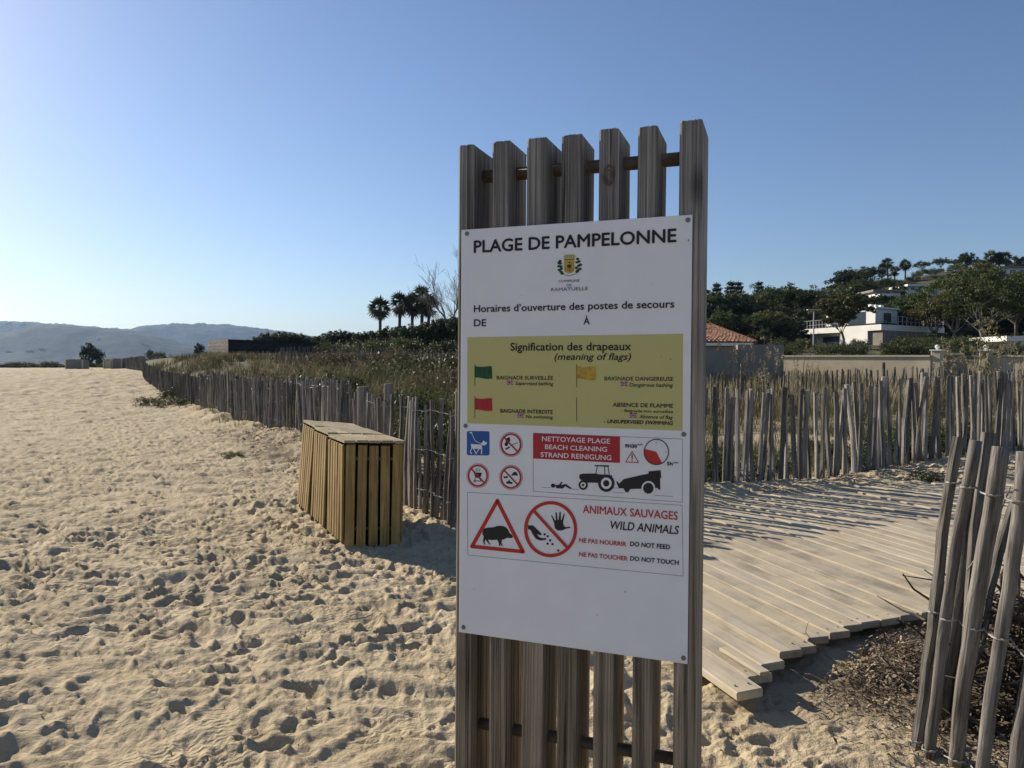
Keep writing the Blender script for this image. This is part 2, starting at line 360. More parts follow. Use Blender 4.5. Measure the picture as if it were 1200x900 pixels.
    def noise(sc_, det=4, ro=.55):
        n_ = N.new('ShaderNodeTexNoise'); n_.inputs['Scale'].default_value = sc_; n_.inputs['Detail'].default_value = det; n_.inputs['Roughness'].default_value = ro
        L.new(tc.outputs['Object'], n_.inputs['Vector']); return n_
    def ramp(src, c0, c1, p0=.3, p1=.7):
        c = N.new('ShaderNodeValToRGB'); e = c.color_ramp.elements; e[0].position = p0; e[1].position = p1; e[0].color = list(c0) + [1]; e[1].color = list(c1) + [1]
        L.new(src, c.inputs['Fac']); return c.outputs[0]
    def mix(f, a_, b_, t='MIX'):
        x = N.new('ShaderNodeMixRGB'); x.blend_type = t
        if isinstance(f, float): x.inputs[0].default_value = f
        else: L.new(f, x.inputs[0])
        L.new(a_, x.inputs[1]); L.new(b_, x.inputs[2]); return x.outputs[0]
    sand = ramp(noise(1.6, 6).outputs['Fac'], (.445, .355, .222), (.575, .47, .31))
    grain = ramp(noise(420, 2, .7).outputs['Fac'], (.62, .62, .62), (1, 1, 1), .3, .62)
    sand = mix(.75, sand, grain, 'MULTIPLY')
    soil = ramp(noise(.9, 8, .7).outputs['Fac'], (.055, .055, .026), (.17, .145, .085))
    ac = N.new('ShaderNodeAttribute'); ac.attribute_name = 'cover'
    al = N.new('ShaderNodeAttribute'); al.attribute_name = 'litter'
    col = mix(ac.outputs['Fac'], sand, soil)
    lt = ramp(noise(60, 4, .7).outputs['Fac'], (.035, .024, .017), (.15, .115, .08))
    col = mix(al.outputs['Fac'], col, lt)
    L.new(col, bs.inputs['Base Color'])
    b1 = N.new('ShaderNodeBump'); b1.inputs['Strength'].default_value = .6; b1.inputs['Distance'].default_value = .03; L.new(noise(28, 5, .6).outputs['Fac'], b1.inputs['Height'])
    b2 = N.new('ShaderNodeBump'); b2.inputs['Strength'].default_value = .5; b2.inputs['Distance'].default_value = .006; L.new(noise(170, 4, .7).outputs['Fac'], b2.inputs['Height'])
    wv_ = N.new('ShaderNodeTexWave'); wv_.inputs['Scale'].default_value = 9; wv_.inputs['Distortion'].default_value = 9; wv_.inputs['Detail'].default_value = 3; wv_.inputs['Detail Scale'].default_value = 1.6
    mp_ = N.new('ShaderNodeMapping'); mp_.inputs['Rotation'].default_value = (0, 0, 1.1); L.new(tc.outputs['Object'], mp_.inputs['Vector']); L.new(mp_.outputs[0], wv_.inputs['Vector'])
    mk = N.new('ShaderNodeMapRange'); mk.inputs['From Min'].default_value = .50; mk.inputs['From Max'].default_value = .62; mk.inputs['To Max'].default_value = .55; L.new(noise(1.3, 3).outputs['Fac'], mk.inputs['Value'])
    b3 = N.new('ShaderNodeBump'); b3.inputs['Distance'].default_value = .008; L.new(mk.outputs[0], b3.inputs['Strength']); L.new(wv_.outputs['Fac'], b3.inputs['Height']); L.new(b1.outputs[0], b3.inputs['Normal']); b1 = b3
    L.new(b1.outputs[0], b2.inputs['Normal']); L.new(b2.outputs[0], bs.inputs['Normal'])
    me.materials.append(m)
    tag(link('ground', me), 'pale trodden beach sand full of footprints running back into scrubby dunes', kind='structure')
build_ground()

# ---- far wooded hills across the bay
def hills(name, D, prof, seed, width, label):
    px = np.array([p[0] for p in prof], float); py = np.array([p[1] for p in prof], float)
    X = np.concatenate([np.linspace(-1500, -10, 160), np.linspace(0, px[-1], 520)])
    hp = (428 - np.interp(X, px, py)) * D / FPX
    a = (X - 600) / FPX
    rows = np.linspace(-1, 1, 26)
    V = []
    for t in rows:
        rr = D + t * width
        x = a * rr; y = np.full_like(a, rr)
        prf = math.cos(t * math.pi / 2) ** 1.2
        gul = 1 - .30 * abs(t) * (1 + vnoise(x / 260 + t, np.full_like(x, t * 2.3), seed + 3))
        h = hp * prf * gul + prf * (D / 5000) * (7 * vnoise(x / 90, y / 120, seed) + math.exp(-(t / .07) ** 2) * (5.0 * vnoise(x / 22, y / 40, seed + 1) + 7 * np.maximum(0, vnoise(x / 10, y / 50, seed + 2)))) - 3 * (1 - prf) + 1
        V.append(np.stack([x, y, h], -1))
    V = np.array(V); nr, nc = V.shape[:2]
    i = np.arange(nr - 1)[:, None] * nc; j = np.arange(nc - 1)[None, :]
    F = np.stack([i + j, i + j + 1, i + nc + j + 1, i + nc + j], -1).reshape(-1, 4)
    m, N, L, b = mat(name + '_scrub', .95, .05)
    tc = N.new('ShaderNodeTexCoord'); n = N.new('ShaderNodeTexNoise'); n.inputs['Scale'].default_value = .012; n.inputs['Detail'].default_value = 8; n.inputs['Roughness'].default_value = .7
    L.new(tc.outputs['Object'], n.inputs['Vector']); c = N.new('ShaderNodeValToRGB'); e = c.color_ramp.elements
    e[0].position = .42; e[0].color = (.006, .014, .007, 1); e[1].position = .60; e[1].color = (.075, .07, .04, 1); L.new(n.outputs['Fac'], c.inputs['Fac']); L.new(c.outputs[0], b.inputs['Base Color'])
    tag(link(name, npmesh(name, V, 4, m, F=F, smooth=True)), label, kind='structure')
HB = [(-1500, 395), (-900, 380), (-300, 372), (0, 375.5), (25, 377), (70, 379.5), (110, 382.5), (140, 385), (155, 384.5), (175, 381.5), (200, 379), (230, 378.5), (260, 380), (290, 382.5), (320, 386), (345, 390), (370, 395), (400, 402), (440, 412), (500, 422), (560, 428)]
HF = [(-1500, 405), (-900, 392), (-300, 388), (0, 391), (20, 386), (40, 381.5), (60, 380.5), (80, 381), (110, 384), (140, 386), (165, 389), (195, 396), (225, 404), (260, 413), (300, 421), (340, 427)]
hills('far_hills', 5600, HB, 61, 900, 'farthest blue wooded ridge fading in the haze')
hills('near_hills', 3700, HF, 71, 700, 'nearer blue wooded ridge in front of the far one')
for i, (X, Y, wd) in enumerate([(52, 381.5, 26), (67, 383, 18), (33, 386, 22), (148, 398, 14), (253, 381, 20), (187, 391, 12)]):
    D = 3690 if Y > 381.2 and X < 200 else 5590
    p = at(X, Y, D); mb = MB(); mb.box((0, 0, 0), (wd, 12, 9)); mb.box((wd * .2, 1, 7), (wd * .5, 9, 6))
    o = mb.obj('hillside_house', M['wall_white'], loc=(p.x, p.y - 260, p.z - 7))
    tag(o, ['tiny pale house on the near ridge below its highest point', 'tiny pale house just right of another on the near ridge', 'tiny pale house lowest left on the near ridge', 'tiny pale house on the lower right flank of the near ridge', 'tiny pale house on the crest of the farthest ridge', 'tiny pale house where the near ridge slopes down'][i], 'house', 'houses on the hazy hills')

# ------------------------------------------------------------------ the information sign
SW, SH = .67, 1.2
yaw, lean, tilt = -.35448792, .00311357, -.01446914
SM = Matrix.Rotation(yaw, 3, 'Z') @ Matrix.Rotation(tilt, 3, 'X') @ Matrix.Rotation(lean, 3, 'Y')
SO = Vector((.16025187, 2.0824644, 1.30095683))        # middle of the white panel
BASE = -1.34                                           # foot of the posts below the panel's middle
def uv(X, Y):                                          # photo pixel to the panel's own coordinates
    d = ray(X, Y); n = SM @ Vector((0, 1, 0)); c = Vector((0, 0, EYE))
    t = n.dot(SO - c) / n.dot(d); q = SM.transposed() @ (c + d * t - SO)
    return q.x, q.z
sign = empty('information_sign', SO + SM @ Vector((0, 0, BASE)), 0, 'tall beach information sign with a white panel on seven upright grey wooden beams', 'sign')
sign.rotation_euler = SM.to_euler()
Z0 = -BASE
def beam_mesh(wd, dep, z0, z1, seed):
    rs = random.Random(seed); g = 6; pts = []
    hw = wd / 2; b = .004
    pts.append((-hw, b)); 
    for k in range(g):                     # shallow flutes down the front face
        x0 = -hw + b + (wd - 2 * b) * k / g; x1 = -hw + b + (wd - 2 * b) * (k + 1) / g; f = (x1 - x0)
        pts += [(x0 + .12 * f, 0), (x0 + .42 * f, 0), (x0 + .60 * f, .0022), (x0 + .85 * f, .0022)]
    pts += [(hw, b), (hw, dep - b), (hw - b, dep), (-hw + b, dep), (-hw, dep - b)]
    n = len(pts); rings = [z0, z0 + .4, z0 + .9, z0 + 1.4, z1 - .006, z1]; V = []; F = []
    for i, z in enumerate(rings):
        dx = rs.uniform(-.0018, .0018); dy = rs.uniform(-.001, .001)
        k = .93 if i == len(rings) - 1 else 1
        for x, y in pts: V.append((x * k + dx, dep / 2 + (y - dep / 2) * (.97 if k < 1 else 1) + dy + .0004, z + (rs.uniform(-.0015, .0015) if i >= 4 else 0)))
    for i in range(len(rings) - 1):
        for k in range(n): F.append((i * n + k, i * n + (k + 1) % n, (i + 1) * n + (k + 1) % n, (i + 1) * n + k))
    F.append(tuple((len(rings) - 1) * n + k for k in range(n))); F.append(tuple(range(n - 1, -1, -1)))
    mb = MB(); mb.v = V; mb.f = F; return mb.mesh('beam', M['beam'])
for k, (xc, wd, top) in enumerate([(-.3245, .050, .853), (-.2145, .051, .853), (-.105, .060, .851), (-.0015, .056, .849), (.105, .056, .855), (.212, .054, .850), (.3285, .060, .854)]):
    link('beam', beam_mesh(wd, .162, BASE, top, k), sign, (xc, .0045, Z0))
for z, xr in ((.775, .01), (-.905, -.0)):
    mb = MB(); mb.tube([(-.34, .085, z), (.345, .085, z)], .0195 if z > 0 else .017, 12); o = mb.obj('rod', M['rod'], sign, (0, 0, Z0), smooth=True)
    if z < 0: o['label'] = 'lower dark rod through the beams'
mb = MB()                                              # the big knot near the top of one beam
for a_, b_, y_, cz in ((.0165, .030, -.0005, 0), (.010, .019, -.0012, -.003), (.0045, .008, -.0018, -.006)):
    mb.add([(a_ * math.cos(t) + .002 * math.sin(3 * t), y_, cz + b_ * math.sin(t)) for t in [2 * math.pi * i / 20 for i in range(20)]] + [(a_ * .75 * math.cos(t), y_ + .0016, cz + b_ * .75 * math.sin(t)) for t in [2 * math.pi * i / 20 for i in range(20)]], [(i, (i + 1) % 20, 20 + (i + 1) % 20, 20 + i) for i in range(20)])
kx, kz = uv(714, 205); mb.obj('knot', M['bark'], sign, (kx - .002, .0035, kz + Z0))
pm = MB(); hx, hz = SW / 2, SH / 2
pm.box((0, .0015, 0), (SW, .004, SH), bev=.0006)
panel = pm.obj('panel', M['white'], sign, (0, 0, Z0))
panel['label'] = 'white printed panel'
def screw(x, z):
    mb = MB(); n = 14
    ring = [(math.cos(a) * .0062, -.0032, math.sin(a) * .0062) for a in [2 * math.pi * i / n for i in range(n)]]
    ring2 = [(x_ * .7, -.0048, z_ * .7) for x_, _, z_ in ring]; ring0 = [(x_ * 1.05, -.0006, z_ * 1.05) for x_, _, z_ in ring]
    V = ring0 + ring + ring2; F = []
    for r_ in range(2):
        for i in range(n): F.append((r_ * n + i, r_ * n + (i + 1) % n, (r_ + 1) * n + (i + 1) % n, (r_ + 1) * n + i))
    F.append(tuple(2 * n + i for i in range(n))); mb.add(V, F); mb.box((0, -.0050, 0), (.007, .0006, .0012))
    mb.obj('screw', M['screw'], sign, (x, 0, z + Z0))
for X, Y in ((547.5, 274), (806.2, 258), (545.8, 499), (801.4, 509), (543.4, 735), (801, 771)): screw(*uv(X, Y))

LAY = .0005
def poly(name, pts, m, lay=1, px=True, sub=None):
    P = [uv(*p) for p in pts] if px else pts
    tri = tessellate_polygon([[Vector((x, z, 0)) for x, z in P]])
    V = [(x, -.0005 - LAY * lay, z) for x, z in P]; F = []
    for t in tri:
        a, b, c = (Vector(P[i]) for i in t)
        F.append(t if (b - a).cross(c - a) > 0 else t[::-1])
    mb = MB(); mb.add(V, F)
    return mb
class Print:                                           # one printed motif = one sub-part of the panel
    def __init__(s): s.mb = {}
    def poly(s, pts, m, lay=1):
        mb = poly('', pts, m, lay); s.mb.setdefault(m, MB()).add(mb.v, mb.f); return s
    def ell(s, cx, cy, rx, ry, m, lay=1, n=40, a0=0, a1=360):
        pts = [(cx + rx * math.cos(R(a0 + (a1 - a0) * i / n)), cy + ry * math.sin(R(a0 + (a1 - a0) * i / n))) for i in range(n)]
        return s.poly(pts, m, lay)
    def ring(s, cx, cy, rx, ry, wd, m, lay=1, n=48):
        V = []; F = []
        for i in range(n):
            a = 2 * math.pi * i / n
            for k in (-.5, .5):
                x, z = uv(cx + (rx + k * wd) * math.cos(a), cy + (ry + k * wd) * math.sin(a)); V.append((x, -.0005 - LAY * lay, z))
        for i in range(n):
            j = (i + 1) % n; F.append((2 * i, 2 * j, 2 * j + 1, 2 * i + 1))
        s.mb.setdefault(m, MB()).add(V, F); return s
    def line(s, pts, wd, m, lay=1, close=False):
        P = [Vector(p) for p in pts]; 
        if close: P.append(P[0])
        for a, b in zip(P[:-1], P[1:]):
            d = (b - a); 
            if d.length < 1e-6: continue
            d.normalize(); n = Vector((-d.y, d.x)) * wd / 2; e = d * wd * .25
            s.poly([tuple(a - e + n), tuple(b + e + n), tuple(b + e - n), tuple(a - e - n)], m, lay)
        return s
    def done(s, name, label=None):
        V = []; F = []; mi = []; ms = list(s.mb)
        for k, m in enumerate(ms):
            n = len(V); V += s.mb[m].v; F += [tuple(i + n for i in f) for f in s.mb[m].f]; mi += [k] * len(s.mb[m].f)
        me = bpy.data.meshes.new(name); me.from_pydata(V, [], F)
        for m in ms: me.materials.append(M[m])
        me.polygons.foreach_set('material_index', mi); me.update()
        o = link(name, me, panel)
        if label: o['label'] = label
        return o
def text(s, xl, xr, yb, cap, m='black', italic=0.0, bold=0.0, lay=3, name='lettering'):
    c = bpy.data.curves.new('t', 'FONT'); c.body = s; c.shear = italic; c.resolution_u = 3; c.space_character = 1.0
    o = bpy.data.objects.new('t', c); COL.objects.link(o); bpy.context.view_layer.update()
    dg = bpy.context.evaluated_depsgraph_get(); me = bpy.data.meshes.new_from_object(o.evaluated_get(dg))
    bpy.data.objects.remove(o); bpy.data.curves.remove(c)
    V = np.zeros(len(me.vertices) * 3); me.vertices.foreach_get('co', V); V = V.reshape(-1, 3)
    x0, z0 = uv(xl, yb); x1, _ = uv(xr, yb); _, zt = uv(xl, yb - cap)
    sx = (x1 - x0) / (V[:, 0].max() - V[:, 0].min()); sz = (zt - z0) / .727
    W = np.stack([x0 + (V[:, 0] - V[:, 0].min()) * sx, np.full(len(V), -.0005 - LAY * lay), z0 + V[:, 1] * sz], -1)
    F = [tuple(p.vertices) for p in me.polygons]; bpy.data.meshes.remove(me)
    em = (x1 - x0) / max(1, len(s)) * 1.3; wt = (.012 + bold) * (zt - z0) * 1.35      # heavier strokes: thin sheets laid a hair apart
    mb = MB(); k = 0
    for dx, dz in ((0, 0), (wt, 0), (-wt, 0), (0, wt), (0, -wt)):
        mb.add(W + np.array([dx, -.00004 * k, dz]), F); k += 1
    return mb.obj(name, M[m], panel)
text('PLAGE DE PAMPELONNE', 555.8, 792.2, 296.2, 14.6, bold=.012)
text('COMMUNE', 654.7, 679.3, 331.2, 3.0, 'grey'); text('DE', 664.3, 670, 335.8, 3.0, 'grey'); text('RAMATUELLE', 646, 689, 341.4, 4.0, 'grey')
text('Horaires d\u2019ouverture des postes de secours', 555.8, 790, 365.9, 8.5, bold=.006)
text('DE', 555.8, 569.8, 382.4, 8.4, bold=.006); text('\u00c0', 684, 691.2, 380.2, 8.4, bold=.006)
Print().poly([(547.9, 395.2), (800.4, 391.2), (799.9, 504.7), (547.9, 496)], 'olive', 1).done('flag_notice', 'pale yellow notice explaining the beach flags')
text('Signification des drapeaux', 598.5, 739.6, 410.9, 9.4, bold=.006); text('(meaning of flags)', 650.1, 739.6, 421.7, 8.0, italic=.22)
def flag(px, y0, y1, fy0, fy1, fx, m):
    p = Print().line([(px, y0), (px + .1, y1)], .7, 'black', 2)
    if m:
        w_ = fx - px; top = [(px + w_ * t, fy0 + .06 * (fy1 - fy0) * math.sin(t * 5) + .1 * (fy1 - fy0) * t) for t in (0, .2, .4, .6, .8, 1)]
        bot = [(px + w_ * t * 1.03, fy1 - .05 * (fy1 - fy0) * math.sin(t * 5 + 1) + .04 * (fy1 - fy0) * t) for t in (1, .8, .6, .4, .2, 0)]
        p.poly(top + bot, m, 2)
        for t in (.3, .55, .78): p.line([(px + w_ * t, fy0 + (fy1 - fy0) * .25), (px + w_ * (t + .08), fy0 + (fy1 - fy0) * .8)], .45, 'black' if m == 'green' else 'redo' if m == 'red' else 'tan', 3)
    p.done('flag_icon', {'green': 'green flag', 'red': 'red flag', 'yellow': 'yellow flag', None: 'bare flag pole'}[m])
flag(556.6, 426.7, 452.3, 428.6, 443.0, 576.6, 'green'); flag(556.6, 464.6, 489.8, 466.0, 480.6, 576.8, 'red')
flag(675.9, 427.2, 453.8, 429, 444.4, 698, 'yellow'); flag(675.9, 465.8, 493.9, 0, 0, 0, None)
def gb(x0, y0, x1, y1):
    p = Print().poly([(x0, y0), (x1, y0), (x1, y1), (x0, y1)], 'blue', 2); cx, cy = (x0 + x1) / 2, (y0 + y1) / 2
    p.line([(x0, y0), (x1, y1)], .6, 'red', 3).line([(x0, y1), (x1, y0)], .6, 'red', 3).line([(cx, y0), (cx, y1)], 1.9, 'printwhite', 4).line([(x0, cy), (x1, cy)], 1.9, 'printwhite', 4)
    p.line([(cx, y0), (cx, y1)], 1.1, 'red', 5).line([(x0, cy), (x1, cy)], 1.1, 'red', 5).done('flag_symbol')
text('BAIGNADE SURVEILL\u00c9E', 582.4, 648.3, 444.5, 4.4); gb(594.4, 446, 601, 450.8); text('Supervised bathing', 604, 648.8, 451.1, 4.2, italic=.22)
text('BAIGNADE INTERDITE', 586.7, 648, 483.4, 4.5, bold=.008); gb(606.7, 484.7, 613.6, 489.4); text('No swimming', 616.4, 648.3, 490, 4.2, italic=.22)
text('BAIGNADE DANGEREUSE', 708.6, 789, 445.6, 4.6); gb(727.5, 447.4, 735.2, 452.4); text('Dangerous bathing', 737.8, 788.9, 452.9, 4.4, italic=.22)
text('ABSENCE DE FLAMME', 718.3, 788.9, 476.3, 4.7, bold=.008); text('- Baignade non surveill\u00e9e', 728.3, 788.9, 482.6, 3.4)
gb(738, 484.2, 746.2, 489.4); text('Absence of flag', 749.3, 788.6, 490, 4.2, italic=.22); text('- UNSUPERVISED SWIMMING', 708, 788.9, 495.6, 4.3, italic=.22, bold=.02)

# crest of the commune
e = Print(); cx = 667.3
e.poly([(661.3, 304.5), (673.2, 304), (673.2, 317.5), (670, 319.5), (667.3, 320.6), (664.5, 319.8), (661.4, 318)], 'yellow', 2)
e.poly([(660.3, 300.4), (664, 298.6), (671.5, 298.2), (675.2, 299.6), (673.4, 303.4), (661.6, 303.9)], 'olive', 2)
e.line([(661.5, 304.3), (673.2, 303.7)], .7, 'black', 3)
for t in (662.5, 665, 667.5, 670, 672.5): e.line([(t, 298.9), (t, 302.6)], .4, 'black', 3)
e.ell(667.3, 312.0, 2.8, 2.2, 'green', 3, 16).line([(667.4, 313), (667.4, 318.4)], .6, 'black', 3).ell(667.3, 307.6, .9, .9, 'black', 3, 10)
for s_, pts in ((-1, [(656.5, 306), (655.2, 308), (656.8, 308.8), (655, 312), (657.3, 312.3), (655.4, 316.5), (657.5, 318.5), (659, 320.6), (658, 314.8)]), (1, [(677, 303.5), (678.5, 306.5), (676.3, 307.5), (680.3, 310.3), (678.2, 311.6), (679.8, 315.3), (677.3, 317), (675.6, 314), (676.3, 318.5)])):
    for (x, y) in pts: e.ell(x, y, 2.1, 1.5, 'green', 2, 10)
e.line([(659.5, 321), (664, 323), (668, 323.2), (672, 321.8), (676, 320.4)], .7, 'grey', 2)
e.done('crest', 'small yellow shield crest between green sprigs')

# dogs-on-lead square and three prohibition roundels
def c6(x, y): return (540 + x / 8.571, 495 + y / 8.571)
p = Print(); r_ = 1.6; x0, y0, x1, y1 = 547.2, 505.0, 573.8, 533.8
p.poly([(x0 + r_, y0), (x1 - r_, y0 + .3), (x1, y0 + r_), (x1, y1 - r_), (x1 - r_, y1), (x0 + r_, y1 - .4), (x0, y1 - r_), (x0, y0 + r_)], 'blue', 1)
for pl in ([(103, 214), (120, 218), (210, 222), (218, 262), (214, 270), (178, 266), (120, 264), (108, 255)], [(200, 212), (212, 205), (234, 178), (240, 195), (266, 197), (264, 212), (240, 232), (222, 228)]): p.poly([c6(*q) for q in pl], 'printwhite', 2)
p.poly([c6(*q) for q in [(88, 95), (116, 96), (112, 112), (98, 112)]], 'printwhite', 2)
for ln, wd in (([(112, 105), (124, 140), (148, 185), (205, 214)], .6), ([(112, 262), (96, 295), (112, 315)], 1.0), ([(130, 262), (148, 300), (160, 316)], 1.0), ([(186, 266), (164, 298), (150, 316)], 1.0), ([(212, 262), (210, 316)], 1.2)): p.line([c6(*q) for q in ln], wd, 'printwhite', 2)
p.done('dog_lead_symbol', 'blue square with a white dog on a lead')
def roundel(cx, cy, rx, ry, fn, label):
    q = Print(); q.ell(cx, cy, rx, ry, 'red', 1).ring(cx, cy, rx - .9, ry - .9, .5, 'printwhite', 2).ell(cx, cy, rx - 3.4, ry - 3.4, 'printwhite', 2); fn(q)
    q.line([(cx - rx * .62, cy - ry * .62), (cx + rx * .62, cy + ry * .62)], 1.8, 'red', 4); q.done('prohibition_symbol', label)
def fire(q):
    q.poly([c6(*t) for t in [(448, 165), (470, 155), (492, 145), (500, 180), (485, 205), (470, 235), (450, 240), (440, 215), (455, 195)]], 'black', 3)
    q.line([c6(455, 268), c6(490, 248)], 1.8, 'black', 3).line([c6(500, 235), c6(572, 202)], 1.0, 'grey', 3)
def bbq(q):
    q.poly([c6(*t) for t in [(130, 502), (216, 505), (205, 540), (180, 560), (150, 550)]], 'black', 3)
    for x in (155, 172, 190): q.line([c6(x, 460), c6(x + 4, 478), c6(x, 494)], .5, 'black', 3)
    q.line([c6(150, 550), c6(140, 585), c6(205, 590)], .8, 'black', 3).line([c6(185, 552), c6(205, 590)], .8, 'black', 3).ring(*c6(142, 590), 1.1, 1.1, .6, 'black', 3, 16)
def veh(q):
    q.poly([c6(*t) for t in [(512, 520), (525, 512), (530, 498), (560, 496), (566, 512), (575, 520), (572, 540), (560, 532), (525, 532), (515, 540)]], 'black', 3)
    q.poly([c6(*t) for t in [(430, 535), (450, 545), (470, 535), (475, 560), (455, 558), (435, 562)]], 'black', 3)
    q.poly([c6(*t) for t in [(455, 600), (475, 590), (490, 575), (500, 595), (522, 600), (520, 620), (490, 615), (465, 615)]], 'black', 3)
roundel(599, 520.9, 13.6, 14.5, fire, 'red roundel against open fires'); roundel(560.2, 557.4, 13.2, 14.3, bbq, 'red roundel against barbecues'); roundel(599, 559.4, 13.7, 14.5, veh, 'red roundel against vehicles')

# beach cleaning notice
def cc(x, y): return (620 + x / 6.316, 500 + y / 6.316)
q = Print().line([(625, 507.5), (799.7, 514.5), (799.7, 588.5), (625, 575.6)], .5, 'grey', 1, close=True)
for ln in ([(95, 449), (160, 452)], [(320, 462), (370, 465)], [(620, 484), (705, 491)], [(930, 509), (1065, 516)], [(625, 452), (665, 455)]): q.line([cc(*t) for t in ln], .5, 'grey', 1)
q.poly([(625, 507.5), (726.6, 511.8), (726.6, 542.5), (625, 537.2)], 'red', 2).done('cleaning_notice', 'framed notice with a red heading about beach cleaning')
text('NETTOYAGE PLAGE', 635.5, 715, 516.6, 5.8, 'printwhite'); text('BEACH CLEANING', 639, 711.5, 526.0, 5.6, 'printwhite'); text('STRAND REINIGUNG', 634, 716.6, 535.2, 5.8, 'printwhite')
text('9H30', 732.7, 746.5, 524.4, 4.2, bold=.03); text('AM', 747, 752.7, 521.8, 1.8, bold=.03); text('5h', 781.8, 788.4, 545, 4.0, bold=.03); text('AM', 789, 794.5, 543, 1.8, bold=.03)
k = Print(); cx, cy = 769.3, 529.6
arc = [(cx + 14.0 * math.cos(R(a)), cy + 14.6 * math.sin(R(a))) for a in range(62, 200, 6)]
k.poly([(cx, cy)] + arc, 'redo', 2).ring(cx, cy, 14.3, 14.8, 1.1, 'black', 3)
for dx, dy in ((0, -11.5), (11.5, 0)): k.ell(cx + dx, cy + dy, .6, .6, 'black', 3, 8)
k.done('clock_symbol', 'clock face with a red sector')
k = Print().line([(740.8, 529), (733.4, 541.4), (748.4, 542.0)], 1.0, 'redo', 2, close=True).line([(740.8, 532.5), (740.8, 538)], 1.3, 'black', 2).ell(740.8, 540, .7, .7, 'black', 2, 8); k.done('warning_triangle')
k = Print().ell(*cc(179, 436), 2.6, 2.4, 'black', 2, 18).poly([cc(*t) for t in [(195, 432), (222, 430), (240, 407), (248, 412), (236, 432), (252, 428), (274, 424), (296, 440), (320, 457), (304, 461), (282, 448), (268, 441), (250, 458), (202, 455)]], 'black', 2)
k.done('sunbather_symbol', 'lying figure in front of the tractor')
k = Print().poly([cc(*t) for t in [(371, 368), (376, 353), (400, 347), (495, 346), (512, 351), (616, 360), (612, 370), (560, 395), (520, 416), (430, 413), (400, 400), (376, 388)]], 'black', 2)
k.poly([cc(*t) for t in [(487, 284), (592, 286), (592, 297), (487, 293)]], 'black', 2)
for ln in ([(506, 292), (495, 350)], [(560, 294), (562, 356)], [(585, 295), (595, 360)]): k.line([cc(*t) for t in ln], .9, 'black', 2)
for (x, y), a_, b_, c_ in (((402, 431), 5.4, 3.1, 1.5), ((573, 418), 9.6, 6.3, 3.6)):
    k.ell(*cc(x, y), a_, a_ * 1.06, 'black', 3).ell(*cc(x, y), b_, b_ * 1.06, 'printwhite', 4).ell(*cc(x, y), c_, c_ * 1.05, 'black', 5)
k.done('tractor_symbol', 'black tractor silhouette')
k = Print().poly([cc(*t) for t in [(645, 402), (660, 410), (668, 422), (700, 388), (835, 357), (885, 348), (885, 330), (975, 322), (978, 375), (970, 385), (972, 465), (958, 465), (950, 452), (925, 457), (750, 461), (735, 485), (715, 485), (700, 457), (665, 455), (655, 430)]], 'black', 2)
k.ell(*cc(884, 455), 8.0, 8.4, 'printwhite', 3).ell(*cc(884, 455), 6.1, 6.4, 'black', 4).done('trailer_symbol', 'black sand cleaning trailer silhouette')

# wild animals notice
def bb(x, y): return (545 + x / 8.889, 580 + y / 8.889)
Print().line([(547.9, 576.8), (799.4, 592), (800.6, 675), (548.3, 650.3)], .5, 'grey', 1, close=True).done('animal_notice', 'thin framed notice about wild animals')
A, B_, C_ = (583, 586.7), (553.4, 640.2), (613, 646.4)
k = Print().line([A, B_, C_], 4.3, 'redo', 2, close=True)
for v in (A, B_, C_): k.ell(*v, 2.15, 2.2, 'redo', 2, 16)
k.poly([bb(*t) for t in [(185, 375), (200, 350), (240, 340), (300, 335), (340, 322), (380, 320), (400, 328), (405, 318), (412, 330), (430, 338), (450, 362), (465, 395), (490, 415), (503, 440), (480, 450), (440, 445), (410, 460), (385, 466), (380, 500), (398, 530), (385, 530), (370, 505), (372, 530), (355, 530), (350, 490), (335, 466), (280, 470), (240, 463), (250, 490), (267, 515), (255, 515), (230, 485), (215, 462), (205, 485), (212, 515), (200, 515), (188, 480), (195, 430), (182, 405)]], 'black', 2)
k.done('boar_warning', 'red warning triangle with a black wild boar')
k = Print().ring(645.5, 620, 29.2, 31, 3.9, 'redo', 3).line([(625.4, 598), (665.4, 641.9)], 3.6, 'redo', 4)
k.poly([bb(*t) for t in [(897, 212), (908, 212), (935, 262), (948, 265), (943, 182), (957, 180), (966, 258), (976, 258), (985, 175), (998, 176), (1000, 258), (1008, 260), (1028, 195), (1040, 200), (1022, 285), (1030, 322), (1048, 335), (1095, 330), (1096, 343), (1050, 352), (1010, 370), (965, 370), (937, 345), (928, 290)]], 'black', 2)
k.poly([bb(*t) for t in [(655, 315), (710, 318), (740, 345), (790, 395), (800, 415), (785, 420), (750, 405), (770, 435), (800, 450), (845, 448), (847, 465), (790, 475), (740, 457), (700, 400), (685, 365), (658, 355)]], 'black', 2)
for (x, y) in ((830, 410), (862, 430), (888, 472), (860, 507), (912, 512), (972, 578)): k.ell(*bb(x, y), 1.4, 1.4, 'black', 2, 12)
k.done('no_feeding_symbol', 'red prohibition ring with two black hands and crumbs')
text('ANIMAUX SAUVAGES', 683.3, 794.3, 600.8, 9.6, 'redo'); text('WILD ANIMALS', 715.6, 795.8, 619.6, 10.0, italic=.18)
text('NE PAS NOURRIR', 679, 734, 635.2, 5.2, 'redo', bold=.01); text('DO NOT FEED', 738.7, 785.3, 639.6, 5.4, bold=.015, italic=.05)
text('NE PAS TOUCHER', 679, 735.5, 651.6, 5.2, 'redo', bold=.01); text('DO NOT TOUCH', 738.7, 795.6, 656.6, 5.4, bold=.015, italic=.05)
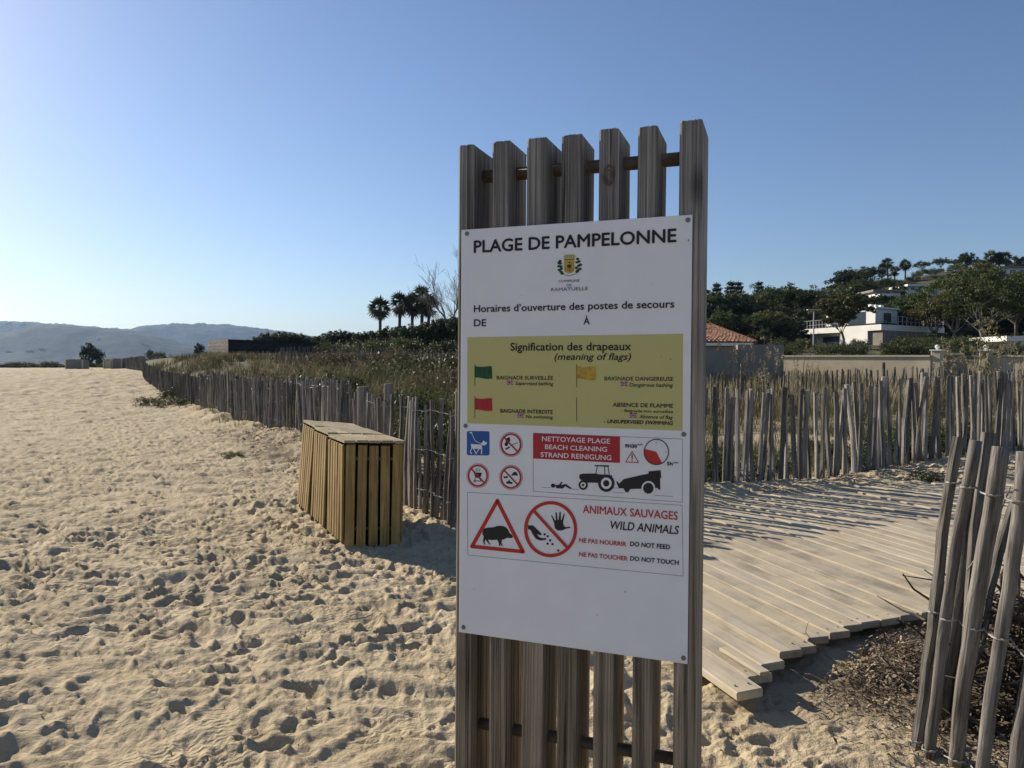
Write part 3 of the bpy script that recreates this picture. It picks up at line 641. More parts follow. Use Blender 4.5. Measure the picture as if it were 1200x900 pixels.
for X, Y, s_ in ((775, 418, .5), (786, 421, .7), (807, 282, .8), (733, 693, .7), (640, 604, .4), (764, 333, .35), (556, 690, .4), (700, 720, .5), (612, 346, .35)):
    o = Print().ell(X, Y, s_, s_ * 1.4, 'grey', 6, 8).done('dirt_speck')

# ------------------------------------------------------------------ chestnut paling fences
def pale_mesh(seed, h, r, m, sides=6, rings=6, crook=.012):
    rs = random.Random(seed); V = []; F = []
    ang = [2 * math.pi * k / sides + rs.uniform(-.25, .25) for k in range(sides)]
    rk = [r * rs.uniform(.72, 1.12) for _ in range(sides)]
    cut = rs.uniform(0, 6.28); flat_ = rs.choice([0, 1])                # cleft pales have one flat side
    ox = oy = 0; k1, k2 = rs.uniform(-crook, crook) * 2, rs.uniform(-crook, crook)
    for i in range(rings):
        t = i / (rings - 1); z = -.12 + t * (h + .12)
        ox = k1 * math.sin(t * 3.1) + rs.uniform(-crook, crook) * .35; oy = k2 * math.sin(t * 4.5)
        g = 1.0 - .16 * t
        for k in range(sides):
            x, y = math.cos(ang[k]) * rk[k] * g, math.sin(ang[k]) * rk[k] * g
            if flat_:
                d = x * math.cos(cut) + y * math.sin(cut)
                if d > r * .25: x -= (d - r * .25) * math.cos(cut); y -= (d - r * .25) * math.sin(cut)
            V.append((x + ox, y + oy, z + (rs.uniform(-.01, .01) if i == rings - 1 else 0)))
    for i in range(rings - 1):
        for k in range(sides): F.append((i * sides + k, i * sides + (k + 1) % sides, (i + 1) * sides + (k + 1) % sides, (i + 1) * sides + k))
    F.append(tuple((rings - 1) * sides + k for k in range(sides)))
    mb = MB(); mb.v = V; mb.f = F; return mb.mesh('pale', m)
def along(path, d):
    for a, b in zip(path[:-1], path[1:]):
        l = math.hypot(b[0] - a[0], b[1] - a[1])
        if d <= l or b is path[-1]:
            t = d / l; return a[0] + (b[0] - a[0]) * t, a[1] + (b[1] - a[1]) * t, math.atan2(b[1] - a[1], b[0] - a[0])
        d -= l
def length(path): return sum(math.hypot(b[0] - a[0], b[1] - a[1]) for a, b in zip(path[:-1], path[1:]))
def fence(path, spacing, h, r, label, group, m='pale', seed=1, posts=(), wires=True, lean=.04, stuff=False, leanfn=None, sides=6, hj=.04, wire_r=.0016, nmesh=12):
    rs = random.Random(seed); x0, y0 = path[0]; base = Vector((x0, y0, gz(x0, y0)))
    f = empty('paling_fence', base, 0, label, 'fence', group)
    protos = [pale_mesh(seed * 100 + k, h + rs.uniform(-hj, hj), r * rs.uniform(.8, 1.2), M[m], sides, 6 if not stuff else 3) for k in range(nmesh)]
    L_ = length(path); n = int(L_ / spacing); V = []; F = []; tops = []
    for i in range(n):
        d = (i + .5 + rs.uniform(-.28, .28)) * spacing; x, y, a = along(path, d)
        nx, ny = -math.sin(a), math.cos(a); j = rs.uniform(-.012, .012); x += nx * j; y += ny * j
        z = gz(x, y) - rs.uniform(0, .05)
        l1 = rs.gauss(0, lean); l1 += leanfn(d / L_) if leanfn else 0; l2 = rs.gauss(0, lean * .5)
        ax, ay = math.cos(a) * l1 + nx * l2, math.sin(a) * l1 + ny * l2      # lean vector
        me = protos[rs.randrange(nmesh)]
        rot = Vector((0, 0, 1)).rotation_difference(Vector((ax, ay, 1)).normalized()).to_matrix() @ Matrix.Rotation(rs.uniform(0, 6.28), 3, 'Z')
        if stuff:
            vv = [rot @ v.co + Vector((x, y, z)) - base for v in me.vertices]; b0 = len(V)
            V += [tuple(v) for v in vv]; F += [tuple(q + b0 for q in p_.vertices) for p_ in me.polygons]
        else:
            o = link('pale', me, f, Vector((x, y, z)) - base, rot.to_euler())
        tops.append((x, y, z, ax, ay))
    if stuff:
        mb = MB(); mb.v = V; mb.f = F; o = mb.obj('pale', M[m], f); o['kind'] = 'stuff'
    for (d, ph, pr, pl) in posts:
        x, y, a = along(path, d * L_); z = gz(x, y)
        mb = MB(); mb.tube([(0, 0, -.2), (.01 * pl, 0, ph * .5), (pl * .06, 0, ph - .012), (pl * .06, 0, ph)], [pr, pr * .98, pr * .95, pr * .86], 12)
        nx, ny = math.sin(a), -math.cos(a)
        mb.obj('post', M[m], f, Vector((x - nx * .05, y - ny * .05, z)) - base, smooth=False)
    if wires:
        for hh in (.22, .58, .93):
            for s_ in (-1, 1):
                pts = []
                for k, (x, y, z, ax, ay) in enumerate(tops):
                    _, _, a = along(path, min(L_ * .999, (k + .5) * spacing)); nx, ny = -math.sin(a), math.cos(a)
                    o_ = (r * .95 + wire_r) * s_ * (1 if k % 2 else -1) ; zz = z + h * hh + .006 * rs.uniform(-1, 1) + .01 * math.sin(k * .9)
                    pts.append(Vector((x + ax * h * hh + nx * o_, y + ay * h * hh + ny * o_, zz)) - base)
                if len(pts) > 2:
                    mb = MB(); mb.tube(pts, wire_r, 3, False); mb.obj('wire', M['wire'], f)
    return f
GF = 'chestnut paling fences'
fence([(-1.95, 9.75), (-1.25, 8.2), (-.85, 7.35), (-.5, 6.62)], .118, 1.13, .027, 'short run of leaning chestnut pales between the wooden slatted bins and the sign', GF, seed=2,
      posts=((.30, 1.28, .055, 0),), lean=.05, hj=.07, leanfn=lambda t: .17 * max(0, 1 - t * 2.4) + .22 * max(0, t - .45))
fence([(-10.6, 25), (-6.6, 18.2), (-4.3, 15), (-2.05, 9.95)], .070, 1.10, .024, 'long paling fence along the beach that ends at a round post behind the slatted bins', GF, seed=3,
      posts=((.998, 1.2, .085, 0), (.72, 1.15, .05, 0), (.38, 1.13, .05, 0)), lean=.06, hj=.08)
fence([(-10.7, 25.2), (-15.4, 33), (-22.4, 45)], .085, 1.05, .026, 'distant paling fence half buried in dune grass beyond the long one', GF, 'pale_far', seed=4, posts=((.3, 1.1, .05, 0),), wires=False, lean=.06, sides=5)
fence([(-22.5, 45.2), (-27.5, 55), (-39, 75), (-64, 120)], .13, 1.15, .035, 'farthest paling fence running away at the left along the dune edge', GF, 'pale_far', seed=5, wires=False, lean=.09, sides=4, stuff=True)
fence([(-.45, 7.03), (2.2, 8.46), (4.2, 9.6), (5.6, 10.35), (9.5, 12.2)], .094, 1.17, .034, 'paling fence along the far side of the boardwalk to the right of the sign', GF, seed=6,
      posts=((.0, 1.25, .075, 0), (.262, 1.24, .058, 0), (.56, 1.24, .050, 1.2), (.645, 1.24, .052, 0), (.80, 1.22, .05, 0)), lean=.05, leanfn=lambda t: .045 * math.sin(t * 23), hj=.055, nmesh=18)
fence([(5.5, 20.5), (9.5, 22.5), (14, 24.2), (22, 24.6)], .13, 1.12, .03, 'second paling fence standing among dry grass in front of the sandstone wall', GF, 'pale_far', seed=8, posts=((.07, 1.35, .05, 0), (.4, 1.3, .05, 0)), wires=False, lean=.06, sides=5)
fence([(-14, 44), (-8, 41), (-2, 40), (4, 42)], .13, 1.1, .035, 'dark distant paling fence across the dunes below the palms', GF, 'pale_far', seed=9, wires=False, lean=.08, sides=4, stuff=True)

# ---- thick leaning stakes at the right edge, close to the camera
sf = empty('stake_fence', (1.7, 2.85, gz(1.7, 2.85)), 0, 'thick grey round stakes wired together and leaning right, close by at the right edge', 'fence')
SB = Vector(sf.location)
def stake(b, tpx, r0, r1, back=0.0, h=1.2, seed=0, sides=11, lab=None):
    r0 *= .86; r1 *= .9
    b = Vector(b); t = at(tpx[0], tpx[1], b.y + back); rs = random.Random(seed)
    n = 11; pts = []; rad = []
    for i in range(n):
        k = i / (n - 1); c = b.lerp(t, k); wob = .010 * math.sin(k * 5 + seed)
        pts.append(c + Vector((wob + rs.uniform(-.003, .003), rs.uniform(-.004, .004), 0)) - SB); rad.append((r0 + (r1 - r0) * k) * rs.uniform(.94, 1.07))
    mb = MB(); mb.tube(pts, rad, sides)
    ph = [rs.uniform(.90, 1.08) for _ in range(sides)]                 # uneven, slightly split section
    V = []
    for i in range(n):
        for k in range(sides):
            v = Vector(mb.v[i * sides + k]); c = pts[i]; V.append(tuple(c + (v - c) * ph[k] * rs.uniform(.965, 1.035)))
    ax_ = (t - b).normalized(); rm = Vector((0, 0, 1)).rotation_difference(ax_); inv = rm.inverted(); o0 = b - SB
    mb.v = [tuple(inv @ (Vector(v) - o0)) for v in V]; o = mb.obj('stake', M['stake'], sf, o0, rm.to_euler(), smooth=sides > 8)
    if lab: o['label'] = lab
    return b, t
def gpix(X, Y): p = gp(X, Y, .01); return Vector((p.x, p.y, gz(p.x, p.y) - .04))
ST = [stake(gpix(1070, 874), (1124, 512), .027, .024, .02, seed=1, sides=5), stake(gpix(1085, 884), (1141, 516), .024, .024, -.02, seed=2),
      stake(gpix(1119, 896), (1170, 524), .029, .0295, -.03, seed=3), stake(gpix(1151, 912), (1199, 530), .026, .029, -.02, seed=4), stake(gpix(1187, 925), (1232, 560), .027, .030, -.02, seed=5),
      stake(gpix(1222, 935), (1262, 575), .027, .030, -.02, seed=11), stake(gpix(1258, 950), (1300, 590), .027, .028, -.02, seed=12)]
stake((1.80, 3.1, gz(1.8, 3.1) - .05), (1152, 522), .046, .044, 0, seed=6, sides=14, lab='thicker dark post behind the front stakes')
stake((1.84, 3.02, gz(1.84, 3.0) - .05), (1160, 507), .036, .036, .05, seed=7, sides=6)
stake((1.93, 3.1, 0.2), (1199, 556), .030, .022, .12, seed=8, sides=5)
for fr in (.06, .46, .86):
    pts = []
    for k, (b, t) in enumerate(ST):
        c = b.lerp(t, fr) - SB; rr = .036
        rr = .029
        for an in (-75, -45, -15, 15, 45, 75): pts.append(c + Vector((.030 * math.sin(R(an)), -rr * math.cos(R(an)), .0012 * math.sin(an))))
        if k + 1 < len(ST): nx_ = ST[k + 1][0].lerp(ST[k + 1][1], fr) - SB; pts.append((c + nx_) / 2 + Vector((0, -.006, -.004)))
    mb = MB(); mb.tube(pts, .0028, 5); mb.obj('wire', M['wire'], sf, smooth=True)
    pts2 = []
    for i in range(len(pts) - 1):
        for q in range(3):
            c = pts[i].lerp(pts[i + 1], q / 3); a = (i * 3 + q) * 1.4; pts2.append(c + Vector((0, .0045 * math.cos(a), .0045 * math.sin(a))))
    mb = MB(); mb.tube(pts2, .0016, 4); mb.obj('wire', M['wire'], sf, smooth=True)
mb = MB(); mb.tube([ST[3][0].lerp(ST[3][1], .90) - SB + Vector((-.03, .0, 0)), Vector((1.94, 2.98, .80)) - SB, Vector((1.86, 3.0, .66)) - SB], .0026, 5); mb.obj('wire', M['wire'], sf)

# ------------------------------------------------------------------ slatted bins
rsb = random.Random(5)
slat_me = []
for k in range(6):
    mb = MB(); mb.box((0, 0, 0), (.074, .020, .80), bev=.003); me = mb.mesh('slat', M['crate']); slat_me.append(me)
cyaw = math.atan2(.12, .92)
FL = Vector((-1.372, 6.02, 0)); W_, D_ = .455, .52; Hc = .80
wv = Vector((math.cos(cyaw), math.sin(cyaw), 0)); dv = Vector((-.46, .89, 0)).normalized()
for i in range(3):
    org = FL + dv * (i * (D_ + .065)) + Vector((-.015 * i, 0, 0))
    zb = .055 + .018 * i
    lab = ['front slatted wooden bin nearest the camera, its golden slatted face towards us', 'middle slatted wooden bin, between the front and the rear one', 'rear slatted wooden bin, farthest in the row of three and lowest in the picture behind the others'][i]
    lab = lab.replace(' and lowest in the picture behind the others', ' against the paling fence')
    c = empty('slatted_bin', org + Vector((0, 0, zb)), 0, lab, 'bin', 'row of three slatted wooden bins')
    c.rotation_euler = (0, (.02, .045, .085)[i], 0)
    def sl(p, ax, ln=Hc, z0=0.0):
        o = link('slat', slat_me[rsb.randrange(6)], c, (p.x, p.y, z0 + ln / 2), (rsb.uniform(-.006, .006), rsb.uniform(-.008, .008), ax)); o.scale = (1, 1, ln / .80)
        return o
    sa = math.atan2(dv.y, dv.x)
    for k in range(5):
        for side in (0, 1):
            if side == 0 and i > 0: continue
            p = wv * (.040 + k * (W_ - .08) / 4) + dv * (D_ * side) + Vector((0, .0, 0))
            sl(p, cyaw, Hc + .06 + rsb.uniform(-.012, .004), -.06)
    ns = 6
    for k in range(ns):
        for side in (0, 1):
            p = dv * (.052 + k * (D_ - .09) / (ns - 1)) + wv * (W_ * side) + wv * (-.012 if side == 0 else .012)
            o = sl(p, sa, Hc + .0, -.01); o.scale = (.84, 1, Hc / .80)
    for a, b in ((.05, .05), (.95, .05), (.05, .95), (.95, .95)):
        mb = MB(); mb.box((0, 0, (Hc - .10) / 2), (.05, .05, Hc + .05), sa, .004); p = wv * (W_ * a) + dv * (D_ * b) + wv * (.012 if a < .5 else -.012) ; mb.obj('corner_post', M['crate'], c, p)
    nb = 5
    for k in range(nb):
        wd = (W_ + .05) / nb; ln = D_ + rsb.uniform(-.005, .03)
        pts = []; p0 = wv * (-.025 + (k + .04) * wd) - dv * .03; p1 = wv * (-.025 + (k + .93) * wd) - dv * .03; zt = Hc + .012 + rsb.uniform(0, .004)
        mb = MB(); t_ = .022; q = [p0, p1, p1 + dv * ln, p0 + dv * ln]
        V = [(v.x, v.y, zt) for v in q] + [(v.x, v.y, zt + t_) for v in q]
        mb.add(V, [(0, 3, 2, 1), (4, 5, 6, 7), (0, 1, 5, 4), (1, 2, 6, 5), (2, 3, 7, 6), (3, 0, 4, 7)]); mb.obj('lid_board', M['lid'], c)
    mb = MB()
    q = [wv * .045 + dv * .045, wv * (W_ - .045) + dv * .045, wv * (W_ - .045) + dv * (D_ - .045), wv * .045 + dv * (D_ - .045)]
    V = [(v.x, v.y, -.12) for v in q] + [(v.x, v.y, Hc - .03) for v in q]
    mb.add(V, [(0, 1, 5, 4), (1, 2, 6, 5), (2, 3, 7, 6), (3, 0, 4, 7), (4, 5, 6, 7)]); o = mb.obj('liner', M['dark'], c); o['label'] = 'black inner liner'
    for zr in (.10, .68):
        mb = MB(); mb.tube([Vector((0, 0, zr)) + wv * .03 + dv * .03, Vector((0, 0, zr)) + wv * (W_ - .03) + dv * .03], .014, 4); mb.obj('cross_rail', M['crate'], c)

# ------------------------------------------------------------------ boardwalk
qv = Vector((.953, .302, 0)); pv = Vector((-.302, .953, 0))
bw = empty('boardwalk', (1.9, 4.0, 0), 0, 'sandy boardwalk of loose pale planks crossing the beach towards the gap in the fences', 'boardwalk')
pts_s = [2.74, 2.85, 2.96, 3.02, 3.10, 3.16, 3.20, 3.27, 3.28, 3.285, 3.30, 3.29]
rsp = random.Random(3); pm_ = []
for k in range(8):
    mb = MB(); mb.box((0, 0, 0), (.133, 3.7, .040), bev=.005)
    mb.v = [(x + rsp.uniform(-.0015, .0015), y, z + .004 * math.sin(y * 1.7 + k)) for x, y, z in mb.v]
    # bend of the board along its length is small: give it intermediate rings by rebuilding as four sections
    me = mb.mesh('plank', M['plank']); pm_.append(me)
sm_ = MB(); sm_.tube([(0, 0, -.004), (0, 0, .0012)], .0055, 8); scr = sm_.mesh('screw', M['screw'])
for k in range(-2, 62):
    q_ = 1.955 + .148 * k
    s0 = pts_s[k] if 0 <= k < len(pts_s) else (2.72 if k < 0 else 3.29 + rsp.uniform(-.02, .02)); s0 += rsp.uniform(-.012, .012)
    if k > 12: s0 = 3.29 + rsp.uniform(-.03, .03)
    if k < 0: continue
    c = qv * q_ + pv * (s0 + 1.85); zz = .060 + rsp.uniform(-.006, .006)
    o = link('plank', pm_[rsp.randrange(8)], bw, c - bw.location + Vector((0, 0, zz)), (rsp.uniform(-.003, .0035), rsp.uniform(-.035, .035), math.atan2(.302, .953) + rsp.uniform(-.006, .006)))
    if k < 16:
        for sx_ in (-.038, .036):
            s2 = link('screw', scr, o, (sx_ + rsp.uniform(-.004, .004), -1.79 + rsp.uniform(-.01, .01), .0206))
mb = MB(); mb.box((0, 0, 0), (.055, .32, .018), bev=.003)
c = qv * 2.105 + pv * 2.99; o = mb.obj('plank', M['plank'], bw, c - bw.location + Vector((0, 0, .094)), (0, 0, math.atan2(.302, .953) + .02)); o['label'] = 'short offcut lying on the planks'
for s_ in (3.5, 5.1, 6.7):
    mb = MB(); a = qv * 1.95 + pv * s_; b = qv * 9.9 + pv * s_
    mb.box(((a + b).x / 2, (a + b).y / 2, .0), ((b - a).length, .07, .07), math.atan2(.302, .953)); mb.obj('joist', M['plank'], bw, -bw.location)

# ------------------------------------------------------------------ plant litter, brushwood
def chips(name, pts, s0, s1, m, label, lift=.0):
    n = len(pts); c = np.asarray(pts); a = rng.uniform(0, 6.28, n); tl = rng.normal(0, .45, n); L_ = rng.uniform(s0, s1, n); W = L_ * rng.uniform(.10, .38, n)
    ux = np.stack([np.cos(a), np.sin(a), np.sin(tl)], -1); vx = np.stack([-np.sin(a), np.cos(a), rng.normal(0, .5, n)], -1)
    z = ground(c[:, 0], c[:, 1]) + lift + c[:, 2]
    b = np.stack([c[:, 0], c[:, 1], z], -1)
    up = np.zeros((n, 3)); up[:, 2] = W * .5
    A_ = b - ux * L_[:, None] / 2; B_ = b + vx * W[:, None] / 2 + up; C_ = b + ux * L_[:, None] / 2; D_ = b - vx * W[:, None] / 2 + up
    V = np.stack([A_, D_, C_, B_], 1).reshape(-1, 3)
    return tag(link(name, npmesh(name, V, 4, m, v=np.repeat(rng.random(n), 4))), label, kind='stuff')
n = 34000
x = rng.normal(2.22, .38, n); y = rng.normal(3.42, .36, n)
pp = -.302 * x + .953 * y; qq = .953 * x + .302 * y
dn = vnoise(x * 4, y * 4, 77) + vnoise(x * 1.7, y * 1.7, 78) * .8
ok = (pp < 3.27) & (pp < 2.45 + .55 * (qq - 1.7)) & (dn > rng.uniform(-1.1, .8, n)) & (x > 1.25)
x, y = x[ok], y[ok]; z = rng.uniform(.0, .05, len(x)) * np.clip((x - 1.2) * .8, .1, 1)
chips('plant_litter', np.stack([x, y, z], -1), .009, .040, M['litter'], 'brown dry leaf and seaweed litter heaped beside the boardwalk', .012)
n = 2500; y = rng.uniform(9.5, 17, n); x = np.interp(y, FENCE_Y, FENCE_X) - np.abs(rng.normal(.35, .45, n)) - .12
ok = vnoise(x * 2.2, y * 2.2, 79) > 0.0; x, y = x[ok], y[ok]
chips('beach_wrack', np.stack([x, y, rng.uniform(0, .03, len(x))], -1), .02, .08, M['litter'], 'dark dry wrack scattered along the foot of the long fence', .01)
n = 2600; a = rng.uniform(-.66, .66, n); y = 2.5 + 16 * rng.random(n) ** 1.5; x = a * y; ok = (x < np.interp(y, FENCE_Y, FENCE_X) - .2) | ((y < 3.4 - .25 * x) & (y < 5))
x, y = x[ok], y[ok]; chips('sand_debris', np.stack([x, y, rng.uniform(-.004, .012, len(x))], -1), .006, .028, M['litter'], 'tiny scraps of shell, straw and bark scattered over the trodden sand', .008)
# tangled dead branches behind the stakes
def twigs(name, ctr, n, spread, h, rmin, rmax, m, label, cat=None, kind='stuff'):
    mb = MB(); rs = random.Random(hash(name) % 1000 if False else len(name) * 7 + n)
    for i in range(n):
        x = ctr[0] + rs.gauss(0, spread[0]); y = ctr[1] + rs.gauss(0, spread[1]); z = gz(x, y) + rs.random() ** 1.7 * h
        p = Vector((x, y, z)); d = Vector((rs.gauss(0, 1), rs.gauss(0, 1), rs.gauss(.12, .4))).normalized(); pts = [p]
        for k in range(4):
            d = (d + Vector((rs.gauss(0, .35), rs.gauss(0, .35), rs.gauss(0, .25)))).normalized(); p = p + d * rs.uniform(.05, .12); p.z = max(p.z, gz(p.x, p.y) + .005); pts.append(p)
        r0 = rs.uniform(rmin, rmax); mb.tube(pts, [r0, r0 * .9, r0 * .75, r0 * .6, r0 * .35], 4, False)
    o = mb.obj(name, m); return tag(o, label, cat, kind=kind)
twigs('brushwood', (2.28, 3.10), 560, (.16, .15), .50, .003, .009, M['twig'], 'tangle of dark dead branches behind the leaning stakes')
twigs('brushwood', (2.62, 3.25), 420, (.2, .16), .42, .003, .009, M['twig'], 'more dead branches piled at the right edge behind the stakes')
twigs('fallen_twigs', (1.95, 3.25), 34, (.25, .25), .03, .0015, .004, M['twig'], 'thin twigs scattered on the sand at the edge of the litter')

# ------------------------------------------------------------------ grass
def grass(name, pts, h0, h1, wd, m, label, lean=.35, per=14, rad=.09):
    pts = np.asarray(pts); n = len(pts) * per
    c = np.repeat(pts, per, 0); hs = np.repeat(rng.uniform(h0, h1, len(pts)), per) * rng.uniform(.55, 1.1, n)
    a = rng.uniform(0, 6.28, n); rr = np.abs(rng.normal(0, rad, n)); x = c[:, 0] + rr * np.cos(a); y = c[:, 1] + rr * np.sin(a); z = ground(x, y) - .02
    ln = np.abs(rng.normal(0, lean, n)) * hs; dx = np.cos(a) * ln + .05 * hs; dy = np.sin(a) * ln
    w2 = wd * rng.uniform(.6, 1.4, n) * np.clip(np.hypot(x, y) / 14, .55, 2.2); b = rng.uniform(0, 3.14, n); ex = np.cos(b) * w2 / 2; ey = np.sin(b) * w2 / 2
    P0 = np.stack([x - ex, y - ey, z], -1); P1 = np.stack([x + ex, y + ey, z], -1)
    mx = x + dx * .35; my = y + dy * .35; mz = z + hs * .6
    P2 = np.stack([mx + ex * .75, my + ey * .75, mz], -1); P3 = np.stack([mx - ex * .75, my - ey * .75, mz], -1)
    tx = np.stack([x + dx, y + dy, z + hs - ln * .25], -1)
    V = np.stack([P0, P1, P2, P3, tx], 1).reshape(-1, 3); i = np.arange(n)[:, None] * 5
    F = np.concatenate([np.stack([i + 0, i + 1, i + 2], -1), np.stack([i + 0, i + 2, i + 3], -1), np.stack([i + 3, i + 2, i + 4], -1)], 1).reshape(-1, 3)
    return tag(link(name, npmesh(name, V, 3, m, v=np.repeat(np.clip(rng.random(n) * .35 + np.repeat(rng.random(len(pts)) * .3 + .45 * (.5 + vnoise(pts[:, 0] * .45, pts[:, 1] * .45, 200)), per), 0, 1), 5), F=F)), label, kind='stuff')
def scatter(n, ylo, yhi, alo, ahi, s0, dens_seed, thr=-.3, p=1.0, b0=.6):
    y = ylo + (yhi - ylo) * rng.random(n) ** p; a = rng.uniform(alo, ahi, n); x = a * y
    s = x - np.interp(y, FENCE_Y, FENCE_X); b = y - (7.27 + .54 * x)
    ok = (s > s0) & (b > b0) & (vnoise(x * .55, y * .55, dens_seed) + .4 * vnoise(x * 1.9, y * 1.9, dens_seed + 1) > thr)
    return np.stack([x[ok], y[ok]], -1)
grass('dune_grass', scatter(3000, 8.2, 26, -.62, .02, .5, 101, -.12), .35, .85, .011, M['grass'], 'olive marram grass covering the dune behind the long fence')
grass('dune_grass', scatter(3600, 22, 62, -.62, .02, .8, 103, -.6), .28, .62, .014, M['grass'], 'darker dune grass and reeds filling the middle distance on the left', per=12, rad=.2)
grass('reed_grass', scatter(1500, 11, 30, -.62, -.02, 1.2, 141, .12), .6, 1.15, .011, M['reed'], 'tall green reeds rising in patches behind the long fence', .22, 16, .16)
grass('straw_grass', scatter(1100, 9, 40, -.55, .02, .6, 105, .15), .4, .85, .009, M['grassdry'], 'pale straw stalks standing among the left dune grass', .2, 9, .12)
grass('dune_grass', scatter(4200, 8.2, 24, .04, .85, 0, 107, -.35, 1.4), .15, .5, .010, M['herb'], 'green tufts on the sand behind the right fence', .4, 12)
grass('straw_grass', scatter(3600, 20, 42, .16, .85, 0, 109, -.5), .35, .85, .014, M['grassdry'], 'dense dry pale grass in front of the sandstone wall', .22, 12, .16)
grass('dune_grass', scatter(1500, 18, 41, .14, .85, 0, 111, -.3), .5, 1.1, .013, M['grass'], 'olive grass mixed into the dry band on the right', .25, 10, .14)
xx = []
for k in range(60):
    y = rng.uniform(12, 27); s = -abs(rng.normal(.1, .3)); xx.append((np.interp(y, FENCE_Y, FENCE_X) + s + .1, y))
grass('fence_foot_grass', xx, .1, .35, .010, M['herb'], 'low green weeds at the foot of the long beach fence', .5, 9, .08)
grass('fence_foot_grass', [(p_[0], p_[1]) for p_ in [(x_, 7.27 + .54 * x_ + .12 + rng.normal(0, .15)) for x_ in rng.uniform(.5, 8, 90)]], .08, .3, .008, M['herb'], 'weeds growing through the foot of the right fence', .5, 9, .08)

# ------------------------------------------------------------------ shrubs and trees
def leaves(cents, rads, per, size, flatten=1.0, rs=None, aspect=.5):
    rs = rs or rng; n = len(cents) * per
    c = np.repeat(np.asarray(cents), per, 0); r = np.repeat(np.asarray(rads), per)
    d = rs.normal(0, 1, (n, 3)); d /= np.linalg.norm(d, axis=1)[:, None]; d = d * (rs.random(n) ** .45)[:, None] * r[:, None]; d[:, 2] *= flatten
    p = c + d; u = rs.normal(0, 1, (n, 3)); u /= np.linalg.norm(u, axis=1)[:, None]; w_ = np.cross(u, rs.normal(0, 1, (n, 3))); w_ /= np.linalg.norm(w_, axis=1)[:, None] + 1e-6
    s = (size * rs.uniform(.6, 1.4, n))[:, None]
    V = np.stack([p - u * s, p + w_ * s * aspect, p + u * s, p - w_ * s * aspect], 1)
    v = np.repeat(np.repeat(rs.random(len(cents)), per) * .6 + rs.random(n) * .4, 4)
    return V.reshape(-1, 3), v
def bush_mesh(seed, m, w_=1.0, h=1.0, n=34, per=60, size=.045, name='foliage'):
    rs = np.random.default_rng(seed); a = rs.uniform(0, 6.28, n); r = np.sqrt(rs.random(n)) * w_ * .8; z = h * (.15 + .65 * rs.random(n)) * (1 - .35 * (r / w_) ** 2)
    V, v = leaves(np.stack([r * np.cos(a), r * np.sin(a), z], -1), rs.uniform(.18, .36, n) * w_, per, size, h / w_ if h < w_ else 1, rs)
    return npmesh(name, V, 4, m, v=v)
def limb(mb, p, d, r, L_, rs, depth, kids, out, bend=.25, up=.05, n=5, spread=.75, minr=.012):
    pts = [p.copy()]; rad = [r]; q = p.copy(); dd = d.normalized()
    for i in range(n):
        dd = (dd + Vector((rs.gauss(0, bend), rs.gauss(0, bend), rs.gauss(up, bend * .6))) * .6).normalized(); q = q + dd * L_ / n; pts.append(q.copy()); rad.append(max(minr * .5, r * (1 - .55 * (i + 1) / n)))
    mb.tube(pts, rad, 6 if r > .06 else 4, False)
    if depth == 0: out.append(q.copy()); return
    for k in range(kids):
        i = rs.randrange(max(1, n // 2), n + 1); a = rs.uniform(0, 6.28)
        nd = (dd + Vector((math.cos(a), math.sin(a), rs.uniform(-.1, .6))) * spread).normalized()
        limb(mb, pts[i], nd, rad[i] * .72, L_ * rs.uniform(.55, .8), rs, depth - 1, kids, out, bend, up, max(3, n - 1), spread, minr)
def pine_mesh(seed, H, Rw, thick, m, bark, n=150, per=44, low=.55, size=.2, wide=1.0):
    """umbrella pine: bare forking trunk under a shallow, broken dome of needle clumps"""
    rs = random.Random(seed); nr = np.random.default_rng(seed); mb = MB(); tips = []
    lean = rs.uniform(-.12, .12); z1 = H * low * .62
    tr = [Vector((0, 0, -.5)), Vector((lean * .3, 0, z1 * .4)), Vector((lean, .1, z1))]; mb.tube(tr, [H * .030, H * .026, H * .022], 8, False)
    for k in range(7):
        a = 2 * math.pi * k / 7 + rs.uniform(-.4, .4); e = rs.uniform(.5, 1.5)
        d = Vector((math.cos(a) * Rw * .7, math.sin(a) * Rw * .7, H * (low + .18) - z1 + e * .2 * H * .3))
        limb(mb, tr[-1], d, H * .015, d.length * .75, rs, 1, 3, tips, .22, .06, 5, .6)
    a = nr.uniform(0, 6.28, n); q = np.sqrt(nr.random(n)); lump = 1 + .16 * np.sin(a * 3 + seed) + .10 * np.sin(a * 5 + 2 * seed)
    r = q * Rw * lump
    z = H * low + H * (1 - low) * np.sqrt(np.clip(1 - (q * .96) ** 2, 0, 1)) * nr.uniform(.45, .95, n) + H * .03 * np.sin(a * 4 + q * 5)
    C = np.stack([r * np.cos(a), r * np.sin(a), z], -1); C = np.vstack([C, [tuple(t) for t in tips]])
    V, v = leaves(C, nr.uniform(.07, .15, len(C)) * Rw * wide + .2, per, size, .55, nr, .35)
    return mb.mesh('trunk', M[bark], True), npmesh('crown', V, 4, M[m], v=v)
